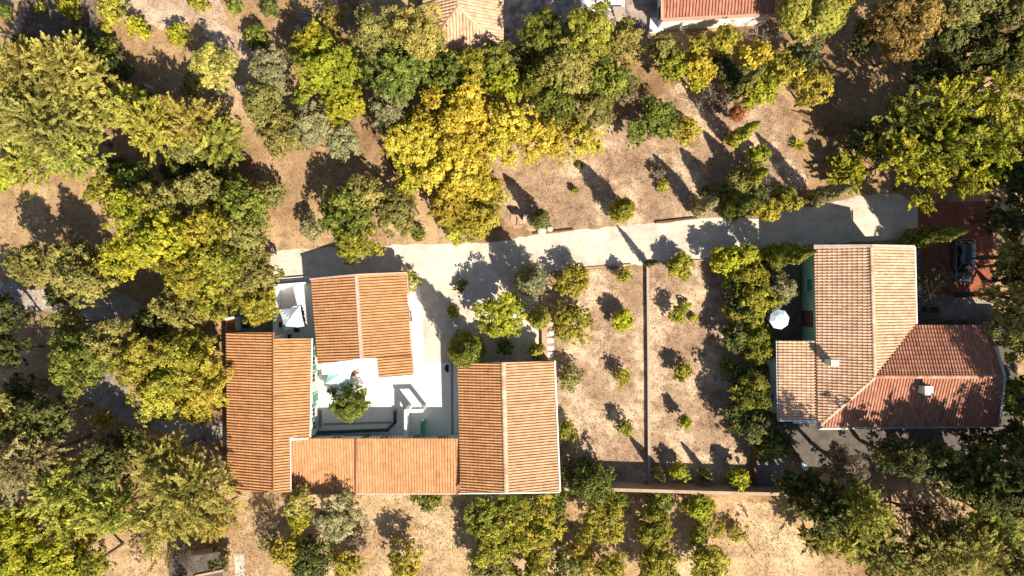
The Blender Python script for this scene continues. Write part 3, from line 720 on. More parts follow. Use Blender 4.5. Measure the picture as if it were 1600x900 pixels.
# barbecue corner
t = empty('barbecue', P(806, 336), 'brick barbecue with black grill at the roadside by the golden shrub', 'barbecue')
bm = bmesh.new(); prism(bm, [P(797, 345)[:2], P(822, 348)[:2], P(824, 334)[:2], P(799, 331)[:2]], 0, .12); build('hearth', bm, M['pinkwall'], t)
bm = bmesh.new(); box(bm, P(808, 333, .5), (.95, .28, .75), -.1); build('grill', bm, M['black'], t)
bm = bmesh.new(); box(bm, P(820.5, 340, .45), (.32, .7, .7), -.25); build('side_shelf', bm, M['stone'], t)
bm = bmesh.new(); tube(bm, [P(808, 352, .1), P(809, 340, .35)], [.04, .04], 6); build('poker', bm, M['wood'], t)
def boulder(px, py, s, label):
    bm = bmesh.new(); bmesh.ops.create_icosphere(bm, subdivisions=3, radius=s)
    for v in bm.verts:
        n = math.sin(v.co.x*9/s*.5+px)+math.sin(v.co.y*7/s*.5+py)+math.sin(v.co.z*8/s*.5)
        v.co *= 1+.08*n; v.co.z *= .7
    o = build('boulder', bm, M['stone'], None, smooth=True); o.location = P(px, py)+Vector((0, 0, s*.4)); tag(o, label, 'boulder')
boulder(846, 360, .42, 'larger pale boulder at the road edge below a round bush')
boulder(859, 358, .30, 'smaller round boulder right of the larger one at the road edge')
# stepping slabs
labs = ['topmost of the four pale square slabs beside the low terracotta wall', 'second from top of the pale slabs beside the low terracotta wall', 'third from top of the pale slabs beside the low terracotta wall', 'lowest pale slab next to the roof corner of the right range']
for k, y in enumerate((521, 532, 543.5, 554)):
    bm = bmesh.new(); box(bm, (0, 0, .05), (.62, .44, .1)); bmesh.ops.bevel(bm, geom=bm.edges[:], offset=.015, segments=1, affect='EDGES')
    o = build('paving_slab', bm, M['white']); o.location = P(860, y) + Vector((0, 0, .01)); o.rotation_euler.z = random.uniform(-.05, .05); tag(o, labs[k], 'slab', 'pale stepping slabs')
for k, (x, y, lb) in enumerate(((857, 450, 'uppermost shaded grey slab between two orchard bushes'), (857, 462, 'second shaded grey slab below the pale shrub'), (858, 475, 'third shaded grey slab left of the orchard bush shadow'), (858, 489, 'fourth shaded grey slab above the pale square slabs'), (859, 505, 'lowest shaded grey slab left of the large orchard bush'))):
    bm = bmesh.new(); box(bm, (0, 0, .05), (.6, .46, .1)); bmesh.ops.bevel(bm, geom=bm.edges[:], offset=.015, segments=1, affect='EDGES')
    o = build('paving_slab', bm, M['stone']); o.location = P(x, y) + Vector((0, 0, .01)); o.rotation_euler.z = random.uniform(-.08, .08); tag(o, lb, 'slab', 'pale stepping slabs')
# metal frame lying at the top
t = empty('metal_frame', P(480, 35), 'long grey pole with loose bars and a board lying in a shaded yard', 'frame')
bm = bmesh.new(); bar(bm, P(473, 47, .15), P(502, 9, .5), .13, .1); build('pole', bm, M['metal'], t)
for a, b in (((488, 23), (470, 18)), ((486, 27), (475, 29)), ((484, 33), (465, 28))):
    bm = bmesh.new(); bar(bm, P(*a, .3), P(*b, .12), .08, .05); build('bar', bm, M['metal'], t)
bm = bmesh.new(); prism(bm, [P(461, 42)[:2], P(469, 38)[:2], P(473, 53)[:2], P(466, 56)[:2]], .05, .12); build('board', bm, M['palewood'], t)
# small white objects
t = empty('storage_box', P(376, 138), 'small white box on bare ground right of the rounded olive-green tree', 'box')
bm = bmesh.new(); box(bm, P(376, 138, .3), (.62, .48, .6)); build('body', bm, M['white'], t)
bm = bmesh.new(); box(bm, P(376, 138, .63), (.68, .54, .05)); build('lid', bm, M['white'], t)
t = empty('plank_stack', P(379, 155), 'short brown planks lying below the small white box', 'planks')
for k in range(3):
    bm = bmesh.new(); bar(bm, P(374+k*3, 148+k, .06), P(377+k*3, 168-k*2, .06), .16, .08); build('plank', bm, M['pinkwall'], t)
t = empty('garden_statue', P(236, 138), 'pale upright stone marker in the shade between conifers and clearing', 'statue')
bm = bmesh.new(); tube(bm, [P(236, 138), P(236, 138)+Vector((0, 0, .5)), P(236, 138)+Vector((0, 0, .8))], [.22, .16, .10], 10); build('body', bm, M['stone'], t)
bm = bmesh.new(); bmesh.ops.create_uvsphere(bm, u_segments=12, v_segments=8, radius=.16); bmesh.ops.translate(bm, verts=bm.verts, vec=P(236, 138)+Vector((0, 0, .92))); build('head', bm, M['stone'], t, smooth=True)
t = empty('planting_bed', P(1450, 483), 'dark brown framed bed on the paving between driveway and pink house', 'bed')
bm = bmesh.new()
pts = [P(1433, 478, .25), P(1467, 479, .25), P(1467, 490, .25), P(1433, 489, .25)]
for a, b in zip(pts, pts[1:]+pts[:1]): bar(bm, a, b, .08, .3)
build('frame', bm, M['palewood'], t)
bm = bmesh.new(); prism(bm, [P(1433.5, 479)[:2], P(1466, 480)[:2], P(1466, 489)[:2], P(1433.5, 488)[:2]], .03, .16); build('soil', bm, M['wood'], t)
t = empty('bench', P(1250, 497), 'dark wooden bench in front of the brown door of the green wall', 'bench')
bm = bmesh.new(); box(bm, P(1248, 497, 2.42), (.45, 1.0, .06)); build('seat', bm, M['wood'], t)
for y in (491, 503):
    bm = bmesh.new(); box(bm, P(1248, y, 2.2), (.4, .08, .4)); build('leg', bm, M['wood'], t)
t = empty('floor_hatch', P(384, 514), 'black square hatch in the small grey patio', 'hatch')
bm = bmesh.new(); box(bm, P(384, 510, .07), (.55, .35, .1)); build('lid', bm, M['black'], t)
bm = bmesh.new(); tube(bm, [P(383, 510, .14), P(385, 510, .14)], [.015, .015], 6); build('handle', bm, M['metal'], t)
t = empty('pergola', P(1176, 580), 'dark brown slatted cover over the passage left of the pink house', 'pergola')
bm = bmesh.new()
for k in range(6): bar(bm, P(1180+k*4, 573, 2.0), P(1180+k*4, 603, 2.0), .14, .05)
build('slats', bm, M['wood'], t)
for x, y in ((1181, 575), (1199, 575), (1181, 601), (1199, 601)):
    bm = bmesh.new(); q = P(x, y, 2.0); box(bm, (q.x, q.y, .98), (.09, .09, 1.95)); build('post', bm, M['wood'], t)

# ---- the car
def make_car(loc, rz):
    t = empty('parked_car', loc, 'dark blue-grey hatchback parked on the red brick driveway', 'car', rz=rz)
    paint = NB('car_paint', 0.22, 0.6); paint.b.inputs['Metallic'].default_value = .35; paint.b.inputs['Coat Weight'].default_value = .6
    paint = paint.base((0.13, 0.14, 0.16))
    glass = NB('car_glass', 0.06, 0.7).base((0.01, 0.012, 0.014))
    def loft(secs, name, mat, par, closed=True):
        bm = bmesh.new(); R = [[bm.verts.new(Vector(p)) for p in s] for s in secs]
        for a, b in zip(R, R[1:]):
            for i in range(len(a)-1): bm.faces.new((a[i], a[i+1], b[i+1], b[i]))
        if closed: bm.faces.new(R[0]); bm.faces.new(R[-1][::-1])
        me = bpy.data.meshes.new(name); bmesh.ops.recalc_face_normals(bm, faces=bm.faces)
        for f in bm.faces: f.smooth = True
        bm.to_mesh(me); bm.free()
        o = link(name, me, mat, par)
        return o
    # front towards -Y; length 4.2
    def sec(y, wid, zb, zs, zt, crown=.04):
        h = wid/2
        pts = [(-h*.9, zb), (-h, zb+.12), (-h*1.0, zs), (-h*.93, zt-.03), (-h*.8, zt), (-h*.4, zt+crown*.8), (0, zt+crown), (h*.4, zt+crown*.8), (h*.8, zt), (h*.93, zt-.03), (h, zs), (h, zb+.12), (h*.9, zb)]
        return [(x, y, z) for x, z in pts]
    body = loft([sec(-2.10, 1.30, .38, .5, .60), sec(-2.04, 1.56, .28, .55, .72), sec(-1.80, 1.70, .22, .6, .82), sec(-1.2, 1.76, .2, .65, .92), sec(-.85, 1.78, .2, .68, .97), sec(.2, 1.78, .2, .7, .98), sec(1.3, 1.77, .2, .7, 1.0), sec(1.85, 1.70, .24, .66, .98), sec(2.04, 1.56, .3, .6, .90), sec(2.10, 1.34, .38, .55, .74)], 'body', paint, t)
    def cs(y, wb, wt, zb, zt):
        return [(-wb/2, y, zb), (-wb/2*.5-wt/2*.5, y, (zb+zt)/2+.02), (-wt/2, y, zt-.05), (-wt/2*.9, y, zt), (0, y, zt+.03), (wt/2*.9, y, zt), (wt/2, y, zt-.05), (wb/2*.5+wt/2*.5, y, (zb+zt)/2+.02), (wb/2, y, zb)]
    gh = loft([cs(-1.08, 1.50, 1.45, .94, .97), cs(-.38, 1.62, 1.26, .95, 1.43), cs(1.55, 1.62, 1.24, .96, 1.44), cs(2.0, 1.52, 1.35, .95, 1.05)], 'windows', glass, t)
    roofp = loft([[(x, -.36, z) for x, z in ((-.62, 1.40), (-.57, 1.455), (0, 1.485), (.57, 1.455), (.62, 1.40))], [(x, .5, z) for x, z in ((-.63, 1.42), (-.58, 1.478), (0, 1.51), (.58, 1.478), (.63, 1.42))], [(x, 1.60, z) for x, z in ((-.60, 1.40), (-.56, 1.46), (0, 1.485), (.56, 1.46), (.60, 1.40))]], 'car_roof', paint, t, False)
    bm = bmesh.new()
    for sx in (-1, 1):
        bar(bm, (sx*.74, -1.02, .965), (sx*.615, -.36, 1.415), .06, .04)
        bar(bm, (sx*.60, 1.56, 1.41), (sx*.70, 1.95, 1.02), .10, .04)
        bar(bm, (sx*.785, .45, .98), (sx*.64, .45, 1.40), .06, .05)
    build_local(bm, 'pillars', paint, t)
    for sx in (-1, 1):
        bm = bmesh.new(); bmesh.ops.create_uvsphere(bm, u_segments=12, v_segments=8, radius=1)
        for v in bm.verts: v.co = Vector((v.co.x*.12+sx*.98, v.co.y*.07-.72, v.co.z*.08+1.04))
        bar(bm, (sx*.84, -.74, .99), (sx*.95, -.72, 1.03), .05, .05)
        build_local(bm, 'mirror', M['metal'], t)
        bm = bmesh.new(); box(bm, (sx*.58, -1.985, .665), (.34, .14, .13), sx*.25); build_local(bm, 'headlight', M['whitefab'], t)
        bm = bmesh.new(); box(bm, (sx*.68, 2.02, .82), (.2, .12, .24)); build_local(bm, 'tail_light', M['orange'], t)
        bm = bmesh.new(); bar(bm, (sx*.885, -.6, .62), (sx*.885, 1.3, .64), .04, .05); bar(bm, (sx*.89, .1, .84), (sx*.89, .25, .84), .03, .03); build_local(bm, 'door_trim', M['metal'], t)
        for y in (-1.32, 1.30):
            bm = bmesh.new(); bmesh.ops.create_cone(bm, cap_ends=True, segments=22, radius1=.31, radius2=.31, depth=.2); bmesh.ops.rotate(bm, verts=bm.verts, matrix=Matrix.Rotation(math.pi/2, 3, 'Y')); bmesh.ops.translate(bm, verts=bm.verts, vec=(sx*.77, y, .31))
            wh = build_local(bm, 'wheel', M['black'], t)
            bm = bmesh.new(); bmesh.ops.create_cone(bm, cap_ends=True, segments=16, radius1=.2, radius2=.2, depth=.04); bmesh.ops.rotate(bm, verts=bm.verts, matrix=Matrix.Rotation(math.pi/2, 3, 'Y')); bmesh.ops.translate(bm, verts=bm.verts, vec=(sx*.865, y, .31))
            build_local(bm, 'rim', M['metal'], wh)
    bm = bmesh.new(); box(bm, (0, -2.09, .55), (.8, .05, .12)); build_local(bm, 'grille', M['black'], t)
    bm = bmesh.new(); bar(bm, (-.3, -1.1, .985), (.25, -.75, 1.19), .02, .02); bar(bm, (.2, -1.1, .985), (.6, -.8, 1.16), .02, .02); build_local(bm, 'wiper', M['black'], t)
def build_local(bm, name, mat, parent):
    bmesh.ops.recalc_face_normals(bm, faces=bm.faces)
    me = bpy.data.meshes.new(name); bm.to_mesh(me); bm.free(); return link(name, me, mat, parent)
make_car(P(1498, 408) + Vector((0, 0, .014)), math.radians(-1.5))


# ------------------------------------------------------------------ plants
def unit(v): return v/np.maximum(np.linalg.norm(v, axis=-1, keepdims=True), 1e-9)

def leaf_quads(c, nrm, axis, ln, wd, fold=.0):
    """diamond leaves: centres, normals, long axis directions, lengths, widths"""
    axis = unit(axis - nrm*np.sum(axis*nrm, 1, keepdims=True)); side = np.cross(nrm, axis)
    a = axis*ln[:, None]*.5; b = side*wd[:, None]*.5
    n = len(c)
    v = np.empty((n, 4, 3)); v[:, 0] = c-a; v[:, 1] = c+b*1.0+a*.1+nrm*(wd[:, None]*fold); v[:, 2] = c+a; v[:, 3] = c-b*1.0+a*.1+nrm*(wd[:, None]*fold)
    return v.reshape(-1, 3), np.arange(n*4).reshape(n, 4)

LEAF = {'olive': (0.204, 0.128), 'green': (0.230, 0.145), 'dark': (0.230, 0.145), 'yg': (0.255, 0.170), 'citrus': (0.196, 0.128), 'gold': (0.255, 0.178), 'amber': (0.212, 0.128),
        'silver': (0.187, 0.093), 'rust': (0.196, 0.119), 'conif': (0.255, 0.072), 'lime': (0.255, 0.085), 'red': (0.204, 0.085), 'brown': (0.170, 0.085)}

def outline(rng, n=5):
    ph = rng.uniform(0, 6.28, n); fr = rng.integers(2, 6, n); am = rng.uniform(.03, .10, n)
    def f(az, el): return 1 + sum(a*np.sin(k*az+p+el*2.3*(i % 2)) for i, (a, k, p) in enumerate(zip(am, fr, ph)))
    return f

def crown_round(rng, R, rz, leaf, dens=1.0, clump=None, sparse=0.0, cc=None):
    """lobes on an uneven envelope, leaf tufts on every lobe, leaves in every tuft"""
    lr = clump or float(np.clip(.27*R, .28, 1.0)); cc = cc or float(np.clip(.10*R, .15, .30))
    nl = max(7, int(2.1*(R*R+R*rz)/(lr*lr)*(1-sparse*.55)))
    d = unit(rng.normal(size=(nl, 3))); d[:, 2] = np.where(d[:, 2] < -.4, -d[:, 2], d[:, 2])
    f = outline(rng)(np.arctan2(d[:, 1], d[:, 0]), d[:, 2])
    rad = (1 - .60*rng.random(nl)**2.0)*f*rng.uniform(.86, 1.10, nl)
    L = d*rad[:, None]*np.array([max(.1, R-lr*.5), max(.1, R-lr*.5), max(.1, rz-lr*.35)])
    lrs = lr*rng.uniform(.6, 1.25, nl); lt = rng.normal(0, .15, nl)
    nper = np.maximum(4, (2.3*dens*(lrs/cc)**2).astype(int)); li = np.repeat(np.arange(nl), nper); nc = len(li)
    o = unit(rng.normal(size=(nc, 3))); o[:, 2] = np.abs(o[:, 2])*np.where(rng.random(nc) < .85, 1, -1)
    C = L[li] + o*(lrs[li]*rng.uniform(.55, 1.12, nc))[:, None]*np.array([1, 1, .75])
    out = unit(o*.6 + d[li]*.4 + np.array([0, 0, .3]) + rng.normal(size=(nc, 3))*.28)
    ct = np.clip(.5 + lt[li] + rng.normal(0, .17, nc), .05, .95); cs = cc*rng.uniform(.65, 1.35, nc)
    la = leaf[0]*leaf[1]*.55
    per = np.clip((cs*cs*3.6/la).astype(int), 4, 40); idx = np.repeat(np.arange(nc), per); n = len(idx)
    q = unit(rng.normal(size=(n, 3)))*(rng.random(n)**.5*cs[idx])[:, None]
    q -= out[idx]*(np.sum(q*out[idx], 1)*.55)[:, None]
    c = C[idx] + q
    nrm = unit(out[idx] + q/cs[idx][:, None]*.55 + rng.normal(size=(n, 3))*.38)
    ax = q + rng.normal(size=(n, 3))*cs[idx][:, None]*.5
    t = np.clip(ct[idx] + rng.normal(0, .15, n), 0, 1); k = rng.uniform(.7, 1.3, n)
    v, qd = leaf_quads(c, nrm, ax, leaf[0]*k, leaf[1]*k)
    return v, qd, t, L

def crown_plume(rng, R, rz, leaf, dens=1.0, L=1.3, droop=.1, sparse=0.0, tip=.35):
    """feathery sprays: conifer boughs, robinia twigs"""
    nb = max(14, int((15 if not sparse else 11)*(R*R+R*rz)/(L*L)*(1-sparse*.6)))
    d = unit(rng.normal(size=(nb, 3))); d[:, 2] = np.where(d[:, 2] < -.3, -d[:, 2], d[:, 2])
    az = np.arctan2(d[:, 1], d[:, 0]); f = outline(rng)(az, d[:, 2])
    rad = (1-.6*rng.random(nb)**1.8)*f*rng.uniform(.85, 1.12, nb)
    C = d*rad[:, None]*np.array([R, R, rz])
    hd = d*np.array([1, 1, .55]); ax = unit(hd + np.array([0, 0, .18-droop]) + rng.normal(size=(nb, 3))*.3)
    Ls = L*rng.uniform(.6, 1.3, nb); tone = np.clip(rng.normal(.5, .19, nb), .05, .95)
    per = max(10, int(66*dens*(L/1.3)))
    n = nb*per; idx = np.repeat(np.arange(nb), per)
    s = rng.random(n); wdt = .26*(1.06-s)*np.minimum(1, s*4+.25)*L/1.3*1.25
    side = unit(np.cross(ax, rng.normal(size=(nb, 3))*.35+np.array([0, 0, 1.0])))
    upv = np.cross(side, ax)
    u = rng.uniform(-1, 1, n); vv = rng.normal(0, .35, n)
    c = C[idx] + ax[idx]*((s-.75)*Ls[idx])[:, None] + side[idx]*(u*wdt)[:, None] + upv[idx]*(vv*wdt)[:, None]
    la = unit(ax[idx]*.8 + side[idx]*(u*.9)[:, None] + rng.normal(size=(n, 3))*.25)
    nrm = unit(upv[idx]*.7 + np.array([0, 0, .3]) + rng.normal(size=(n, 3))*.5)
    t = np.clip(tone[idx] + (s-.5)*tip + rng.normal(0, .12, n), 0, 1)
    k = rng.uniform(.7, 1.25, n)
    v, q = leaf_quads(c, nrm, la, leaf[0]*k, leaf[1]*k)
    return v, q, t, C[::3]

def crown_spindle(rng, R, h, leaf, dens=1.0):
    """cypress column, base at z=0"""
    n = int(2*math.pi*R*h*5.0*dens/(leaf[0]*leaf[1]*.5)*.5)
    z = rng.random(n); az = rng.uniform(0, 2*math.pi, n)
    prof = np.minimum(1, (z*7+.35))*np.maximum(.04, (1-z**2.2))**.75
    p1, p2, p3 = rng.uniform(0, 6.28, 3); ff = 1 + .16*np.sin(az*3+z*14+p1) + .14*np.sin(az*5-z*23+p2) + .10*np.sin(az*9+z*47+p3) + .12*rng.random(n)
    r = R*prof*ff*(1-.35*rng.random(n)**2)
    c = np.stack([r*np.cos(az), r*np.sin(az), z*h*.98+.1], 1)
    o = np.stack([np.cos(az), np.sin(az), np.full(n, .25)], 1)
    nrm = unit(o + rng.normal(size=(n, 3))*.45); ax = np.array([0, 0, 1.0]) + o*.35 + rng.normal(size=(n, 3))*.3
    cl = .5 + .2*np.sin(az*4+z*31+p1) + .8*(ff-1.06)
    t = np.clip(cl*.7 + .15 + rng.normal(0, .16, n), 0, 1); k = rng.uniform(.7, 1.3, n)
    v, q = leaf_quads(c, nrm, ax, leaf[0]*k, leaf[1]*k)
    return v, q, t

def limbs_mesh(rng, h0, rad, targets, bare=False, lean=None):
    bm = bmesh.new()
    top = np.array([0, 0, h0*1.0]); mid = np.array([rng.normal(0, .05*h0), rng.normal(0, .05*h0), h0*.5])
    tube(bm, [(0, 0, -.05), tuple(mid), tuple(top)], [rad*1.15, rad*.85, rad*.62], 7)
    for tg in targets:
        st = mid*(.4) + top*.6 if rng.random() < .5 else top
        k = st*.5 + tg*.5 + rng.normal(0, .08, 3)*np.linalg.norm(tg-st) + np.array([0, 0, .06*h0])
        tube(bm, [tuple(st), tuple(k), tuple(tg)], [rad*.5, rad*.33, rad*.10], 5)
    return bm

def bare_mesh(rng, h, spread, rad, depth=4, upb=.45):
    bm = bmesh.new()
    def grow(p, d, L, r, lv):
        d = unit(d); q = p + d*L*.5 + rng.normal(0, .06, 3)*L; e = p + d*L + rng.normal(0, .08, 3)*L
        if e[2] < .05: e[2] = .05
        tube(bm, [tuple(p), tuple(q), tuple(e)], [r, r*.8, r*.6], 5 if lv > 1 else 4, cap=False)
        if lv == 0: return
        for _ in range(3 if lv > 1 else 3):
            nd = d + rng.normal(0, .62, 3) + np.array([0, 0, .12]); grow(e if rng.random() < .6 else q, nd, L*rng.uniform(.6, .85), r*.58, lv-1)
    for _ in range(rng.integers(3, 6)):
        grow(np.zeros(3), np.array([rng.normal(0, spread), rng.normal(0, spread), 1*upb+.3]), h*.36, rad, depth)
    return bm

COUNT = [0]
def plant(x, y, r, col, shape, h, label):
    COUNT[0] += 1
    rng = np.random.default_rng(1000+COUNT[0]*17)
    big = h >= 3.2
    leaf = LEAF[col]
    name, cat = ('tree', 'tree') if big else ('shrub', 'shrub')
    tint = 1 + rng.normal(0, .10); hue = rng.normal(-.015, .045)
    oc = (max(.5, tint*(1+hue)), max(.5, tint), max(.4, tint*(1-hue)), 1)
    if shape == 'Y':                                  # column cypress, (x, y) is its foot
        base = P(x, y); R = r/PX
        t = empty('cypress', base, label, 'cypress')
        v, q, tn = crown_spindle(rng, R, h, (.27, .11), .9)
        o = link('foliage', npmesh('foliage', v, q, tn), M['leaf_'+col], t); o.color = oc
        bm = bmesh.new(); tube(bm, [(0, 0, -.05), (0, 0, h*.5), (0, 0, h*.9)], [max(.05, R*.16), max(.035, R*.1), .015], 7); build_local(bm, 'trunk', M['bark'], t)
        return
    if shape == 'B':                                  # bare
        base = P(x, y, h*.5); base.z = 0
        t = empty('bare_tree' if big else 'bare_shrub', base, label, cat)
        bm = bare_mesh(rng, h, r/PX/h*1.1, max(.018, h*.016), 4)
        build_local(bm, 'branches', M['palebark'] if col == 'silver' else M['bark'], t)
        if col not in ('silver', 'dark'):
            v, q, tn, _ = crown_round(rng, r/PX*.9, h*.35, leaf, .16, sparse=.4); v[:, 2] += h*.55
            o = link('foliage', npmesh('foliage', v, q, tn), M['leaf_'+col], t); o.color = oc
        return
    if big: zc = h*.60; rz = h*.40
    else:   zc = h*.5; rz = h*.5
    f = (H-zc)/H
    base = P(x, y, zc); base.z = 0
    R = r/PX*f*(1.14 if shape in 'CLP' or col == 'gold' else .98 if not big else 1.05 if x > 420 else 1.14 if y > 425 else 1.03)
    # seen from above a tall crown also shows its height: keep the outline at r pixels
    th = math.atan(math.hypot(base.x, base.y)/(H-zc)); R = max(.75*R, R*(1-.25*math.sin(th)*max(0, rz/R-.3))) if R > 0 else R
    if shape == 'R': v, q, tn, C = crown_round(rng, R, rz, leaf, .82)
    elif shape == 'S': v, q, tn, C = crown_round(rng, R, rz, leaf, .75, sparse=.55)
    elif shape == 'D': v, q, tn, C = crown_round(rng, R, rz, (leaf[0]*.8, leaf[1]*.8), 1.25, clump=max(.22, .2*R), cc=.14)
    elif shape == 'P': v, q, tn, C = crown_round(rng, R, rz*.8, (.20, .08), 1.4, clump=.8, cc=.16)
    elif shape == 'C': v, q, tn, C = crown_plume(rng, R, rz, leaf, 1.25, 1.05 if R > 2 else .8)
    elif shape == 'L': v, q, tn, C = crown_plume(rng, R, rz, (.26, .15), .8, 1.6, .0, sparse=.62, tip=1.0)
    v[:, 2] += zc; C = C + np.array([0, 0, zc])
    lo = .04; v[:, 2] = np.maximum(v[:, 2], lo+.02*rng.random(len(v)))
    t = empty({'C': 'conifer', 'P': 'pine_tree'}.get(shape, name), base, label, cat)
    o = link('crown' if big else 'foliage', npmesh('crown' if big else 'foliage', v, q, tn), M['leaf_'+col], t); o.color = oc
    rad = (.021*h if big else .02*h+.012); nl = int(min(10, 4+R*1.5))
    sel = C[rng.choice(len(C), min(nl, len(C)), replace=False)]
    bm = limbs_mesh(rng, zc*.72 if big else h*.3, rad, sel)
    build_local(bm, 'trunk' if big else 'stem', M['bark'], t)

def blades(px, py, n, L, wd, label, name, cat, col, droop=.5, z=.1, up=.5):
    rng = np.random.default_rng(int(px*7+py)); t = empty(name, P(px, py), label, cat)
    V = []; F = []; T = []
    for k in range(n):
        az = k*2.39996; el = up + .75*rng.random(); l = L*rng.uniform(.75, 1.1); d = np.array([math.cos(az)*math.cos(el), math.sin(az)*math.cos(el), math.sin(el)]); s = np.array([-math.sin(az), math.cos(az), 0])
        pts = [np.array([0, 0, z]) + d*l*u - np.array([0, 0, droop*l*u*u*.6]) for u in (0, .35, .7, 1)]; ws = (wd*.5, wd, wd*.7, .004)
        o = len(V)
        for p, ww in zip(pts, ws): V += [p-s*ww/2, p+s*ww/2]
        for j in range(3): F.append((o+2*j, o+2*j+1, o+2*j+3, o+2*j+2)); T.append(np.clip(rng.normal(.6, .15), 0, 1))
    V = np.array(V); V[:, 2] = np.maximum(V[:, 2], .03)
    link('leaves', npmesh('leaves', V, F, T), M['leaf_'+col], t)
    bm = bmesh.new(); tube(bm, [(0, 0, -.03), (0, 0, z+.1)], [.1, .07], 8); build_local(bm, 'stem', M['bark'], t)

